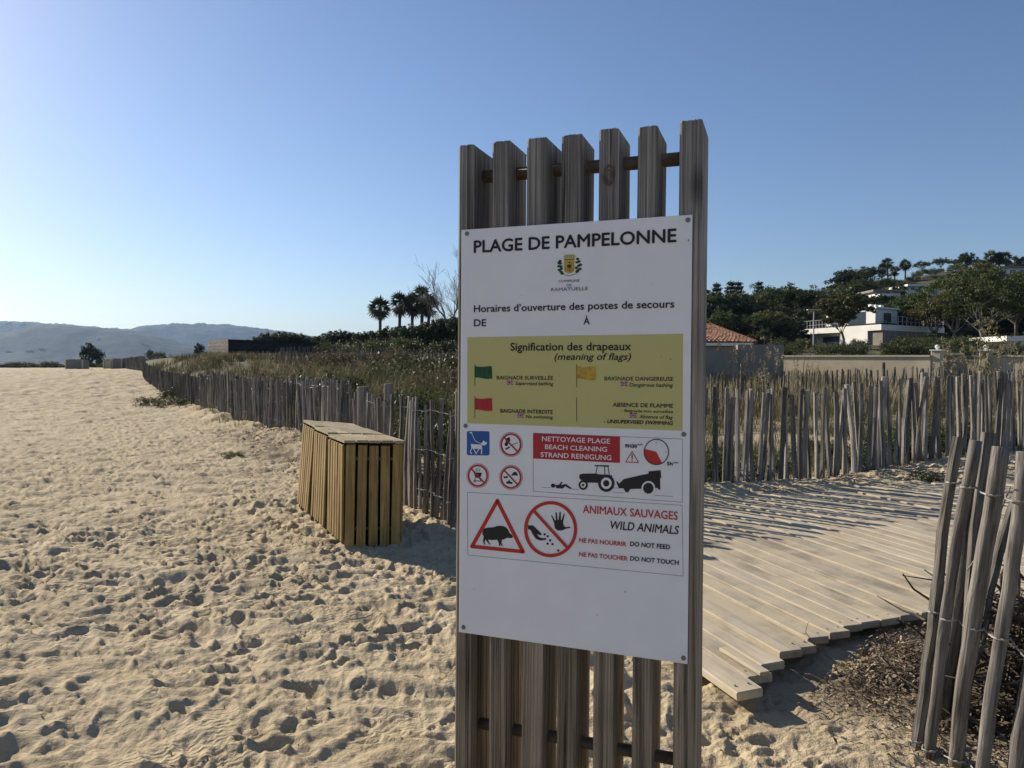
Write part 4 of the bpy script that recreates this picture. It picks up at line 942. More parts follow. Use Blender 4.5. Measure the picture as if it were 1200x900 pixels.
def oak_mesh(seed, H, Rw, m, n=130, per=44, size=.2):
    rs = random.Random(seed); nr = np.random.default_rng(seed); mb = MB(); tips = []
    mb.tube([(0, 0, -.5), (.05, 0, H * .2), (.0, .1, H * .4)], [H * .03, H * .025, H * .02], 7, False)
    for k in range(5):
        a = k * 1.25 + rs.uniform(-.3, .3); limb(mb, Vector((0, .1, H * .35)), Vector((math.cos(a), math.sin(a), .9)), H * .014, H * .4, rs, 1, 2, tips)
    d = nr.normal(0, 1, (n, 3)); d /= np.linalg.norm(d, axis=1)[:, None]; d *= (nr.random(n) ** .4)[:, None]
    az = np.arctan2(d[:, 1], d[:, 0]); lump = 1 + .16 * np.sin(az * 3 + seed) + .1 * np.sin(az * 5 + d[:, 2] * 4)
    C = np.stack([d[:, 0] * Rw * lump, d[:, 1] * Rw * lump, H * .56 + d[:, 2] * H * .40], -1)
    V, v = leaves(C, nr.uniform(.10, .22, n) * Rw, per, size, .85, nr, .5)
    return mb.mesh('trunk', M['bark'], True), npmesh('crown', V, 4, M[m], v=v)
def palm_mesh(seed, H, Rc, skirt=1.0):
    rs = random.Random(seed); nr = np.random.default_rng(seed); mb = MB()
    bx = rs.uniform(-.25, .25); mb.tube([(0, 0, -.5), (bx * .3, 0, H * .3), (bx * .8, 0, H * .7), (bx, 0, H)], [.30, .22, .19, .22], 8, False)
    def fronds(n, e0, e1, L0, L1, seg=9, droop=.5):
        V = []; v = []
        for k in range(n):
            az = rs.uniform(0, 6.28); el = R(rs.uniform(e0, e1)); d = Vector((math.cos(az) * math.cos(el), math.sin(az) * math.cos(el), math.sin(el)))
            sd = Matrix.Rotation(rs.uniform(-1.2, 1.2), 3, d) @ d.cross(Vector((0, 0, 1))).normalized(); up = sd.cross(d); L_ = rs.uniform(L0, L1); base = Vector((bx, 0, H)); hub = base + d * L_ * .36
            c = rs.random()
            V += [base - sd * .03, base + sd * .03, hub + sd * .05, hub - sd * .05]; v += [c] * 4
            for j in range(seg):
                f = (j / (seg - 1) - .5) * 2.1; dd = (d * math.cos(f) + sd * math.sin(f)).normalized(); tip = hub + dd * L_ * rs.uniform(.52, .68) + Vector((0, 0, -droop * L_ * .25 * rs.uniform(.3, 1.3))); ww = sd * math.cos(f) - d * math.sin(f)
                mid = hub.lerp(tip, .5) + Vector((0, 0, .03 * L_)); V += [hub, mid + ww * .05 * L_, tip, mid - ww * .05 * L_]; v += [min(1, c * .6 + rs.random() * .4)] * 4
        return np.array([tuple(p) for p in V]), np.array(v)
    V, v = fronds(30, -35, 88, Rc * .8, Rc * 1.2)
    S, sv = fronds(int(26 * skirt) + 4, -88, -30, Rc * .6, Rc * 1.2, 6, .3)
    return mb.mesh('trunk', M['bark'], True), npmesh('crown', V, 4, M['palm'], v=v), npmesh('dead_fronds', S, 4, M['skirt'], v=sv)
def tiered_mesh(seed, H):
    rs = random.Random(seed); nr = np.random.default_rng(seed); mb = MB(); mb.tube([(0, 0, -.5), (0, 0, H)], [.2, .03], 6, False); C = []; rad = []
    nt = 13
    for t in range(nt):
        z = H * (.12 + .88 * t / nt); Rr = H * .24 * (1 - t / nt) ** .8 + .12
        for k in range(6):
            a = k * 1.047 + t * .5 + rs.uniform(-.1, .1); e = Vector((math.cos(a) * Rr, math.sin(a) * Rr, z + Rr * .25)); mb.tube([(0, 0, z), tuple(e)], [.05, .02], 4, False)
            for q in (.45, .7, .95): C.append((e.x * q, e.y * q, z + Rr * .25 * q)); rad.append(.24)
    V, v = leaves(C, rad, 14, .13, .9, nr, .4); return mb.mesh('trunk', M['bark'], True), npmesh('crown', V, 4, M['oak'], v=v)
def bare_mesh(seed, H, depth=4, kids=3, m='bark', r=.022, first=.3, spread=.65):
    rs = random.Random(seed); mb = MB(); out = []
    base = Vector((0, 0, -.4)); mb.tube([base, (rs.uniform(-.1, .1), 0, H * first)], [H * r * 1.2, H * r], 7, False)
    for k in range(4):
        a = k * 1.57 + rs.uniform(-.4, .4); limb(mb, Vector((0, 0, H * first)), Vector((math.cos(a) * .5, math.sin(a) * .5, 1.1)), H * r * .75, H * .34, rs, depth - 1, kids, out, .2, .05, 4, spread, .02)
    return mb.mesh('trunk', M[m], True)

def plant(name, meshes, x, y, s, label, cat, group=None, rz=None, z=None, sz=None):
    o = empty(name, (x, y, (gz(x, y) if z is None else z)), random.uniform(0, 6.28) if rz is None else rz, label, cat, group)
    o.scale = (s, s, s if sz is None else sz)
    for me in meshes: link(me.name.split('.')[0], me, o)
    return o
PINE = [pine_mesh(k, 9, 4.6, 1, 'pine', 'bark') for k in (1, 2, 3)]
OLIVE = [pine_mesh(k, 9, 4.6, 1, 'pine_olive', 'paleb', n=170, low=.42) for k in (5, 6)]
OAK = [oak_mesh(k, 7, 3.4, 'oak') for k in (11, 12, 13)] + [oak_mesh(14, 7, 3.4, 'pine_olive')]
PALM = [palm_mesh(k, 7, 1.7) for k in (21, 22, 23)]
TIER = [tiered_mesh(k, 7) for k in (31, 32)]
BUSH = [bush_mesh(k, M['bush']) for k in (41, 42, 43)] + [bush_mesh(k, M['oak']) for k in (44, 45)]
def topped(X, Y, dist, hgt, meshes, *a, **k):            # stand a tree of true height hgt so that its top reaches a photo pixel
    p = at(X, Y, dist); z = p.z - hgt; g = gz(p.x, p.y)
    return (p.x, p.y, max(z, g - 6) if z < g else z)

# left: hedge on the mound, palms, bare poplars
def tree_px(name, protos, H0, X, Ytop, dist, label, cat, group, wide=1.0):
    """true height from where the ground stands and where the top shows"""
    p = at(X, Ytop, dist); g = gz(p.x, p.y); h = max(1.0, p.z - g); s = h / H0
    i = random.randrange(len(protos)); me = protos[i] if isinstance(protos[i], tuple) else (protos[i],)
    o = plant(name, me, p.x, p.y, s * wide, label, cat, group, z=g, sz=s); return o
def palm_px(X, Ytop, dist, s, label, group, k=0):
    p = at(X, Ytop, dist); g = gz(p.x, p.y); H = 7 + 1.6; o = plant('fan_palm', PALM[k % 3], p.x, p.y, s, label, 'palm tree', group)
    o.location.z = p.z - H * s
    if o.location.z > g:                                # lengthen the trunk down to the ground
        mb = MB(); mb.tube([(0, 0, (g - o.location.z) / s - .4), (0, 0, -.3)], [.32, .30], 8, False); mb.obj('trunk_base', M['bark'], o)
    return o
palm_px(445, 346, 110, 1.18, 'lone slim fan palm standing left of the palm group', 'palms above the left dunes', 0)
palm_px(467, 341, 110, 1.20, 'second fan palm from the left with a shaggy skirt of dead fronds', 'palms above the left dunes', 1)
palm_px(484, 343, 113, 1.18, 'short fan palm just left of the tallest one', 'palms above the left dunes', 2)
palm_px(492.5, 333, 110, 1.39, 'tallest and bushiest fan palm of the left group', 'palms above the left dunes', 1)
palm_px(501, 345, 108, 1.12, 'rightmost fan palm of the left group beside the bare tree', 'palms above the left dunes', 0)
BARE = [bare_mesh(51, 9, 5, 3, 'paleb', .013, .25, .42), bare_mesh(52, 6, 4, 3, 'paleb', .02)]
tree_px('bare_tree', [BARE[0]], 8.3, 527, 313, 82, 'tall leafless tree with fine branches just left of the sign', 'tree', 'leafless trees left of the sign')
tree_px('bare_tree', [BARE[0]], 8.3, 514, 356, 80, 'shorter leafless tree between the palms and the sign', 'tree', 'leafless trees left of the sign')
tree_px('bare_tree', [BARE[0]], 8.3, 548, 330, 84, 'leafless tree hidden mostly behind the left edge of the sign', 'tree', 'leafless trees left of the sign')
hedge = [(300, 396, 95), (309, 391, 95), (318, 390, 97), (330, 389, 96), (340, 390, 98), (350, 391, 97), (360, 394, 96), (372, 394, 92), (381, 391, 92), (391, 388, 90), (402, 387, 90), (412, 389, 90), (424, 389, 88), (436, 388, 88), (447, 386, 86), (458, 383, 86), (470, 383, 84), (481, 381, 82), (492, 380, 82), (504, 376, 80), (515, 374, 80), (526, 374, 79), (538, 372, 80), (552, 370, 80), (570, 372, 80), (592, 374, 82), (615, 378, 84)]
for i, (X, Y, d) in enumerate(hedge):
    tree_px('evergreen_shrub', OAK[:3], 6.7, X, Y, d, 'dark evergreen shrub in the dense thicket behind the left dunes', 'shrub', 'thicket behind the left dunes', 1.1)
for i in range(46):
    X = random.uniform(375, 620); d = random.uniform(60, 84); p = at(X, 430, d); g = gz(p.x, p.y); s = random.uniform(1.0, 2.0)
    plant('evergreen_shrub', (BUSH[random.randrange(5)],), p.x, p.y, s, 'low shrub in the mixed scrub in front of the palms', 'shrub', 'low scrub in front of the palms')
for i in range(110):
    X = random.uniform(-30, 300); d = random.uniform(95, 230); p = at(X, 430, d); s = random.uniform(.9, 1.7)
    if p.x < np.interp(p.y, FENCE_Y, FENCE_X) + 2 and d < 120: continue
    plant('evergreen_shrub', (BUSH[3 + i % 2],), p.x, p.y, s, 'dark shrub in the far strip of scrub beyond the beach', 'shrub', 'far strip of scrub below the hills', sz=s * .8)
for X, Y, d, l in ((103, 402, 150, 'dark rounded tree standing out of the far scrub beyond the concrete block'), (115, 409, 150, 'smaller tree right of the dark rounded one in the far scrub'), (176, 410, 120, 'low spreading tree above the farthest paling fence'), (233, 402, 110, 'small dark tree left of the clad building')):
    tree_px('evergreen_tree', OAK[:3], 6.7, X, Y, d, l, 'tree', None, .62)
for i, (x, y, s) in enumerate([(-12.0, 26.2, .55), (-13.9, 30.5, .7), (-7.8, 22.6, 1.3), (-6.6, 20.2, 1.1), (-9.0, 24.9, 1.3), (-3.6, 16.2, .95), (-2.0, 13.2, .8), (-.6, 12.0, .85), (-13.0, 26.4, .55)]):
    o = plant('dune_shrub', (BUSH[i % 5],), x, y, s, ['green bush on the sand at the far end of the long fence', 'taller green bush where the long fence meets the distant one', 'olive bush leaning over the long fence', 'rounded bush behind the long fence', 'low bush behind the far part of the long fence', 'small bush behind the middle of the long fence', 'small bush behind the long fence near its end post', 'small bush behind the end post of the long fence', 'flat dark bush on the open sand left of the fence'][i], 'shrub', sz=s * .8)
BRUSH = [bush_mesh(k, M['brush']) for k in (46, 47)] + [bush_mesh(48, M['reed'])]
for i in range(64):
    y = 11 + 44 * random.random() ** 1.3; a = random.uniform(-.60, -.01); x = a * y
    if x - np.interp(y, FENCE_Y, FENCE_X) < 1.4 or y - (7.27 + .54 * x) < 2 or (y > 28 and -.425 < a < -.25): continue
    s = random.uniform(.55, 1.15) * (1 + y * .008)
    plant('dune_shrub', ((BRUSH + BUSH)[random.randrange(8)],), x, y, s, 'brownish scrub bush growing among the reeds of the left dune', 'shrub', 'scrub bushes on the left dune', sz=s * random.uniform(.8, 1.15))
for i, (x, y, s) in enumerate([(-.75, 8.3, .40), (-.35, 7.65, .38), (-1.0, 8.7, .30)]):
    plant('dune_shrub', (BUSH[3 + i % 2],), x, y, s, ['dark bush in the shade behind the short leaning fence', 'dark bush behind the short fence nearest the sign', 'dark bush behind the short fence nearest the bins'][i], 'shrub')
rsv = random.Random(9)
for i in range(46):
    x = rsv.uniform(.3, 9.2); y = 7.27 + .54 * x + rsv.uniform(.35, 1.6); s = rsv.uniform(.18, .50)
    plant('fence_shrub', (BUSH[3 + i % 2],), x, y, s, 'low dark bush in the shade behind the boardwalk fence', 'shrub', 'bushes behind the boardwalk fence')
plant('dune_shrub', (BUSH[4],), 5.2, 9.3, .33, 'dark heap of brush on the sand in front of the boardwalk fence', 'shrub', sz=.16)
plant('beach_plant', (BUSH[0],), -4.55, 11.95, .22, 'small green plant alone on the sand left of the bins', 'plant', sz=.11)

for i in range(26):                                      # the wood goes on behind the sign
    X = 612 + i * 8.4; d = random.uniform(96, 128); Y = np.interp(X, [612, 660, 740, 830], [376, 370, 360, 350]) + random.uniform(-3, 4)
    tree_px('evergreen_tree', [PINE[i % 3], OAK[i % 3]][i % 2:i % 2 + 1], 8.6 if i % 2 == 0 else 6.7, X, Y, d, 'evergreen tree of the wood hidden behind the information sign', 'tree', 'wood behind the sign', 1.2)
# right: wooded hill
WL = [(826, 348), (838, 345), (850, 344), (866, 346), (882, 344), (898, 342), (914, 338), (930, 336), (945, 341), (956, 345), (970, 340), (985, 338)]
for i, (X, Y) in enumerate(WL):
    tree_px('evergreen_tree', [PINE[i % 3], OAK[i % 3]][i % 2:i % 2 + 1], 8.6 if i % 2 == 0 else 6.7, X, Y + random.uniform(-1, 2), random.uniform(118, 135), 'dark tree in the wooded skyline left of the white villa', 'tree', 'wooded skyline left of the villa', 1.05)
for X, Y, k in ((840, 330, 0), (856.5, 328, 1), (865.5, 328.5, 0), (889.5, 328.5, 1), (828, 338, 1)):
    tree_px('tiered_conifer', [TIER[k]], 7, X, Y, 150, {840: 'leftmost tiered conifer that rises clear of the skyline', 856.5: 'second tiered conifer, left one of the close pair', 865.5: 'third tiered conifer, right one of the close pair', 889.5: 'lone tiered conifer right of the pair on the skyline', 828: 'tiered conifer half hidden by the sign post'}[X], 'conifer', 'tiered conifers on the skyline', .9)
hill_named = [
 ('umbrella_pine', PINE, 8.6, 1000, 316, 190, 'wide dark umbrella pine on the ridge above the villa', 1.05),
 ('umbrella_pine', PINE, 8.6, 1021, 314, 195, 'dark umbrella pine on the ridge right of the palms pair', 1.1),
 ('round_tree', OAK[:3], 6.7, 990, 317, 190, 'round dark tree at the left end of the ridge', 1.0),
 ('umbrella_pine', PINE, 8.6, 1080, 307, 215, 'flat topped umbrella pine in the middle of the ridge', 1.1),
 ('umbrella_pine', PINE, 8.6, 1103, 303, 215, 'umbrella pine right of the middle one on the ridge', 1.1),
 ('round_tree', OAK[:3], 6.7, 1133, 296, 215, 'broad evergreen tree below the ridge palms', 1.0),
 ('umbrella_pine', PINE, 8.6, 1120, 304, 212, 'low dark pine between the ridge pines and the broad tree', 1.0)]
for nm, pr, h0, X, Y, d, lb, wd in hill_named: tree_px(nm, pr, h0, X, Y, d, lb, 'tree', None, wd)
for X, Y, d, s, k, lb in ((1041, 301, 205, 1.35, 0, 'taller fan palm of the pair on the ridge above the villa'), (1061, 302.5, 205, 1.35, 1, 'right fan palm of the pair on the ridge above the villa'), (1033, 308, 200, 1.2, 2, 'bushy low palm left of the ridge pair'), (1048, 311, 200, 1.2, 0, 'low palm between the ridge pair'),
                          (1162, 291.5, 205, 1.7, 0, 'tallest palm of the ridge cluster at the right'), (1172, 294, 205, 1.5, 1, 'second palm of the right ridge cluster'), (1180, 294, 208, 1.5, 2, 'third palm of the right ridge cluster'), (1189, 299, 200, 1.6, 1, 'palm in front of the hilltop house'), (1149, 303, 198, 1.4, 2, 'leftmost palm of the right ridge cluster'), (1201, 300, 205, 1.5, 0, 'palm cut by the right edge of the picture'), (1053, 330, 165, 1.3, 1, 'palm on the slope below the ridge pair')):
    palm_px(X, Y, d, s * .82, lb, 'palms on the right hill', k)
rt = random.Random(21); cnt = 0
while cnt < 150:
    X = rt.uniform(826, 1290); d = rt.uniform(116, 228); a = (X - 600) / FPX; x = a * d; g = gz(x, d)
    ytop = 428 - (g + 5.5 - EYE) * FPX / d
    sky = np.interp(X, [820, 900, 950, 985, 1020, 1060, 1100, 1140, 1200, 1300], [346, 341, 343, 332, 322, 318, 308, 304, 312, 308])
    hgt = rt.uniform(4.0, 7.5)
    if 428 - (g + hgt - EYE) * FPX / d < sky + 2: continue
    if 1008 < X < 1112 and d < 170 and 428 - (g + hgt - EYE) * FPX / d < 345: continue
    if 1150 < X < 1215 and d > 150 and d < 208: continue
    pr = rt.choice([PINE, PINE, OAK, OLIVE]); h0 = 8.6 if pr is not OAK else 6.7; s = hgt / h0
    plant('evergreen_tree', pr[rt.randrange(len(pr))], x, d, s * 1.15, {id(PINE): 'dark flat crowned pine massed on the hillside behind the villa', id(OAK): 'round crowned evergreen tree massed on the hillside behind the villa', id(OLIVE): 'olive green pine massed on the hillside behind the villa'}[id(pr)], 'tree', {id(PINE): 'dark pines on the hillside', id(OAK): 'round trees on the hillside', id(OLIVE): 'olive green pines on the hillside'}[id(pr)], sz=s); cnt += 1
for X, Y, d, wd in ((832, 372, 95, 1.1), (848, 368, 96, 1.0), (866, 370, 97, 1.1), (884, 372, 98, 1.0), (900, 366, 100, 1.1), (915, 372, 98, 1.0), (928, 362, 104, 1.0), (896, 388, 80, .9), (915, 392, 80, .9), (880, 392, 82, .8), (942, 352, 112, 1.0), (962, 352, 118, 1.0), (1062, 352, 118, 1.1), (1078, 348, 120, 1.1), (1048, 350, 125, 1.0), (1010, 350, 122, 1.0), (1030, 345, 128, 1.0), (985, 350, 120, 1)):
    tree_px('evergreen_tree', PINE + OAK[:3] + OLIVE[:1], 8.2, X, Y, d, 'tree of the dense wood round the white villa', 'tree', 'wood round the villa', wd)
for i in range(120):
    X = rt.uniform(985, 1210); d = rt.uniform(112, 226); a = (X - 600) / FPX; x = a * d; s = rt.uniform(1.1, 2.6)
    if 428 - (gz(x, d) + s - EYE) * FPX / d < np.interp(X, [985, 1020, 1060, 1100, 1140, 1200], [330, 322, 318, 309, 305, 312]) - 3: continue
    plant('hillside_shrub', (BUSH[rt.randrange(5)],), x, d, s, 'rounded shrub on the slope between the houses of the right hill', 'shrub', 'shrubs on the right hill', sz=s * rt.uniform(.8, 1.2))
for X in range(1012, 1068, 7): tree_px('evergreen_tree', OAK[:3], 6.7, X, 346 + (X * 7) % 4, 138 + X % 5, 'round tree in the belt just behind the villa roof', 'tree', 'tree belt behind the villa roof', 1.25)
# the two big pines with pale bare limbs
def big_pine(seed, H, Rw, label, X, Yb, dist, n=330, m='pine_olive'):
    rs = random.Random(seed); nr = np.random.default_rng(seed); mb = MB(); tips = []
    mb.tube([(0, 0, -1), (.15, 0, H * .12), (-.1, 0, H * .26)], [H * .030, H * .026, H * .024], 9, False)
    for k in range(8):
        a = 2 * math.pi * k / 8 + rs.uniform(-.3, .3); d = Vector((math.cos(a) * Rw * rs.uniform(.4, .9), math.sin(a) * Rw * .5, H * rs.uniform(.35, .7)))
        limb(mb, Vector((-.1, 0, H * rs.uniform(.2, .27))), d, H * .0085, d.length * .40, rs, 3, 3, tips, .2, .05, 5, .55, .03)
    a = nr.uniform(0, 6.28, n); q = nr.random(n) ** .45
    z = H * .50 + H * .48 * np.sqrt(np.clip(1 - (q * .97) ** 2, 0, 1)) * nr.uniform(.78, 1.0, n)
    C = np.stack([q * Rw * np.cos(a), q * Rw * .8 * np.sin(a), z], -1); C = np.vstack([C, [tuple(t) for t in tips]])
    V, v = leaves(C, nr.uniform(.05, .10, len(C)) * Rw, 34, .16, .5, nr, .35)
    p = at(X, Yb, dist); o = empty('big_pine', (p.x, dist, gz(p.x, dist)), 0, label, 'tree')
    link('trunk', mb.mesh('trunk', M['paleb'], True), o); link('crown', npmesh('crown', V, 4, M[m], v=v), o); return o
big_pine(71, 8.2, 7.0, 'big spreading pine with pale bare limbs at the right of the villa', 1150, 410, 75, 190, 'pine')
big_pine(72, 6.2, 3.6, 'pine with forked white trunk growing in front of the villa', 987, 412, 86, 120)
tree_px('umbrella_pine', PINE, 8.6, 1192, 334, 88, 'very dark broad pine behind the big spreading one at the right edge', 'tree', None, 1.1)
tree_px('umbrella_pine', PINE, 8.6, 1225, 330, 84, 'dark pine beyond the right edge of the view', 'tree', None, 1.1)
tree_px('umbrella_pine', OLIVE, 8.6, 1096, 349, 100, 'olive green pine between the villa terrace and the big pine', 'tree', None, 1.0)
tree_px('umbrella_pine', OLIVE, 8.6, 1118, 345, 96, 'second olive green pine left of the big pine', 'tree', None, 1.0)
for i in range(34):
    X = rt.uniform(1046, 1215); d = rt.uniform(56, 80); p = at(X, 420, d); s = rt.uniform(1.2, 2.1)
    plant('garden_shrub', (BUSH[i % 5],), p.x, d, s, 'rounded garden shrub in the hedge behind the sandstone wall', 'shrub', 'garden shrubs behind the wall', sz=s * .9)
for i in range(16):
    X = rt.uniform(905, 1010); d = rt.uniform(60, 78); p = at(X, 420, d); s = rt.uniform(.8, 1.3)
    plant('garden_shrub', (BUSH[i % 5],), p.x, d, s, 'low garden shrub in front of the villa', 'shrub', 'low shrubs in front of the villa')
for X, Y, l in ((1183, 398, 'small white leafless shrub behind the wall at the far right'), (1172, 402, 'white leafless shrub left of the far right one'), (1143, 404, 'pale leafless shrub beside the gate')):
    tree_px('bare_shrub', [BARE[1]], 5.5, X, Y, 52, l, 'shrub', None)

# tall dry flowering stalk in front of the gate pillar
p = at(1155, 440, 15.5); ys = empty('dry_stalk_plant', (p.x, 15.5, gz(p.x, 15.5)), 0, 'tall dry yellowish stalk covered with small leaves in front of the right gate pillar', 'plant')
mb = MB(); rs = random.Random(4)
for k in range(5): mb.tube([(k * .06 - .12, 0, 0), (k * .07 - .14 + rs.uniform(-.05, .05), 0, 1.2), (k * .05 - .1 + rs.uniform(-.1, .1), 0, rs.uniform(1.7, 2.3))], [.014, .010, .004], 5, False)
mb.obj('stem', M['paleb'], ys)
C = [(rs.gauss(0, .10 + .05 * (2.3 - z)), rs.gauss(0, .08), z) for z in np.linspace(.3, 2.35, 90)]
V, v = leaves(C, [.07] * len(C), 9, .035, 1, rng, .5); link('foliage', npmesh('foliage', V, 4, leafmat('dry_stalk_leaf', (.16, .14, .06), (.38, .33, .17)), v=v), ys)
rs = random.Random(44)
for i, X in enumerate((880, 905, 938, 1128, 1108, 1180, 862, 890, 1190)):
    d = rs.uniform(14, 19); p = at(X, 440, d); o = empty('tall_reed', (p.x, d, gz(p.x, d)), 0, 'thin dry reed stalks rising above the boardwalk fence', 'plant', 'reeds above the boardwalk fence'); mb = MB(); C = []
    for k in range(9):
        a = rs.uniform(0, 6.28); hx = rs.uniform(1.2, 2.0); e_ = (math.cos(a) * .25 + rs.uniform(-.2, .2), math.sin(a) * .2, hx)
        mb.tube([(rs.uniform(-.2, .2), 0, 0), (e_[0] * .5, e_[1] * .5, hx * .6), e_], [.006, .004, .002], 4, False); C += [(e_[0], e_[1], hx - t) for t in (0, .08, .16)]
    mb.obj('stem', M['grassdry'], o); V, v = leaves(C, [.05] * len(C), 6, .03, 1.6, rng, .3); link('seed_head', npmesh('seed_head', V, 4, M['grassdry'], v=v), o)['kind'] = 'stuff'

# ------------------------------------------------------------------ buildings and walls
def box_obj(name, c, d, m, parent=None, rz=0.0, bev=0.0, label=None):
    mb = MB(); mb.box((0, 0, 0), d, 0, bev); o = mb.obj(name, M[m], parent, Vector(c) - (parent.location if parent else Vector()), (0, 0, rz))
    if label: o['label'] = label
    return o
# sandstone boundary wall with gate pillars
def seg(x0, x1, y, zt, m, name, parent, th=.3, zb=-.5):
    return box_obj(name, ((x0 + x1) / 2, y, (zt + zb) / 2), (x1 - x0, th, zt - zb), m, parent)
def garden_wall(A_, B_, label, n=6):
    """a rendered stone wall climbing gently from A_ to B_, its top level with the rising garden"""
    A_, B_ = Vector(A_), Vector(B_); d = (B_ - A_); u = d.normalized(); nn = Vector((-u.y, u.x)); o = empty('boundary_wall', (A_.x, A_.y, gz(A_.x, A_.y)), 0, label, 'wall')
    for nm, th, lo, hi in (('wall_body', .15, -2.2, 0), ('coping', .21, .003, .08)):
        mb = MB(); V = []; F = []
        for k in range(n + 1):
            p = A_ + d * k / n; z = EYE + 9.6 * p.y / FPX
            for s_ in (-1, 1):
                for h_ in (lo, hi): q_ = p + nn * th * s_; V.append((q_.x - A_.x, q_.y - A_.y, z + h_ - o.location.z))
        for k in range(n):
            a = k * 4; b = a + 4; F += [(a, b, b + 1, a + 1), (a + 2, a + 3, b + 3, b + 2), (a + 1, b + 1, b + 3, a + 3), (a, a + 2, b + 2, b)]
        F += [(0, 1, 3, 2), (n * 4, n * 4 + 2, n * 4 + 3, n * 4 + 1)]; mb.add(V, F); mb.obj(nm, M['tan'], o)
yg = 29.5; xg = lambda X, d=29.5: (X - 600) / FPX * d
garden_wall((12.35, 35.05), (xg(1092), yg), 'long low sandstone garden wall behind the dry grass left of the gate')
garden_wall((xg(1157), yg - .1), (xg(1157) + 3.86, yg - 4.7), 'sandstone garden wall continuing right of the gate to the picture edge')
hp_ = EYE + 10.5 * yg / FPX
gate = empty('gate_screen', (xg(1104), yg + .9, 0), 0, 'grey recessed gate panel between the two pillars', 'gate')
seg(xg(1102), xg(1147), yg + .9, hp_ + .05, 'wall_shadey', 'panel', gate); seg(xg(1112), xg(1138), yg + .8, hp_ + .15, 'tan', 'cap', gate, .4, hp_ + .053)
for X, l in ((1096.5, 'left gate pillar with a small white lantern on top'), (1153, 'right gate pillar behind the dry stalk')):
    p = empty('gate_pillar', (xg(X), yg - .1, 0), 0, l, 'pillar', 'gate pillars')
    box_obj('shaft', (xg(X), yg - .1, (hp_ + .22) / 2), (.36, .36, hp_ + .22), 'tan', p, R(-50), .02); box_obj('cap', (xg(X), yg - .1, hp_ + .243), (.44, .44, .05), 'wall_white', p, R(-50))
    mb = MB(); mb.tube([(0, 0, 0), (0, 0, .04), (0, 0, .08), (0, 0, .13), (0, 0, .17), (0, 0, .19)], [.03, .055, .085, .09, .065, .02], 12); mb.obj('lantern', M['wall_white'], p, (0, 0, hp_ + .268))
# grey wall on the left and the tiled house
g2 = empty('garden_wall', (6.0, 31, 0), 0, 'grey rendered wall in shade below the tiled roof right of the sign', 'wall')
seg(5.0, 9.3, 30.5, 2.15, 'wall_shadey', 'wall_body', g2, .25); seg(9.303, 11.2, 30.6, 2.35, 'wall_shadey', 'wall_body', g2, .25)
xh = lambda X, d: (X - 600) / FPX * d
ho = empty('tiled_house', (xh(790, 40), 40, 0), 0, 'low house with an orange terracotta tile roof right beside the sign', 'house')
hx0, hx1 = xh(745, 38), xh(881, 38); ez = EYE + (428 - 401.5) * 38 / FPX; rz_ = EYE + (428 - 381.5) * 41 / FPX
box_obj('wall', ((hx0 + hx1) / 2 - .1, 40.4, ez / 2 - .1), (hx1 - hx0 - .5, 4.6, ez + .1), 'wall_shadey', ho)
xr0, xr1 = hx0 + 1.2, xh(828, 41)
def roofpt(X, Y, Z): return (X - ho.location.x, Y - ho.location.y, Z)
mb = MB(); A_, B2, C2, D2 = (hx0, 37.8, ez), (hx1 + .15, 37.8, ez), (hx1 + .15, 43.0, ez), (hx0, 43.0, ez); E2, F2 = (xr0, 40.4, rz_), (xr1, 40.4, rz_)
mb.add([roofpt(*v) for v in (A_, B2, C2, D2, E2, F2)], [(0, 1, 5, 4), (1, 2, 5), (2, 3, 4, 5), (3, 0, 4), (3, 2, 1, 0)]); mb.obj('roof', M['tile'], ho)
# rows of barrel tiles, each course a joined strip of half-round ridges: far too many to pick apart
V = []; F = []
def tiles(P0, P1, Q0, Q1, n, rows):
    P0, P1, Q0, Q1 = map(Vector, (P0, P1, Q0, Q1)); nrm = (P1 - P0).cross(Q0 - P0).normalized()
    if nrm.z < 0: nrm = -nrm
    for i in range(n):
        a0, a1, am = i / n, (i + .86) / n, (i + .43) / n
        for r_ in range(rows):
            t0, t1 = r_ / rows, (r_ + 1.12) / rows
            def P(a, t, l): return P0.lerp(P1, a).lerp(Q0.lerp(Q1, a), min(t, 1)) + nrm * l
            if (P0.lerp(P1, a1) - P0.lerp(P1, a0)).length * (1 - t0) + (Q1 - Q0).length * t0 / n < .06: continue
            j = random.uniform(-.012, .012); k = len(V)
            for t, h_ in ((t0, .05), (t1, .015)): V.extend([tuple(P(a0, t, h_ - .02 + j) - ho.location), tuple(P(am, t, h_ + .075 + j) - ho.location), tuple(P(a1, t, h_ - .02 + j) - ho.location)])
            F.extend([(k, k + 1, k + 4, k + 3), (k + 1, k + 2, k + 5, k + 4), (k, k + 2, k + 1)])
tiles(A_, B2, E2, F2, 30, 13); tiles(B2, C2, F2, F2, 24, 13)
mb = MB(); mb.v = V; mb.f = F; o = mb.obj('roof_tile', M['tile'], ho); o['kind'] = 'stuff'
mb = MB(); mb.tube([roofpt(*E2), roofpt(*F2), roofpt(*B2)], .13, 6); mb.obj('ridge_tiles', M['tile'], ho)
box_obj('eave', ((hx0 + hx1) / 2, 37.9, ez - .09), (hx1 - hx0, .2, .14), 'wall_white', ho)
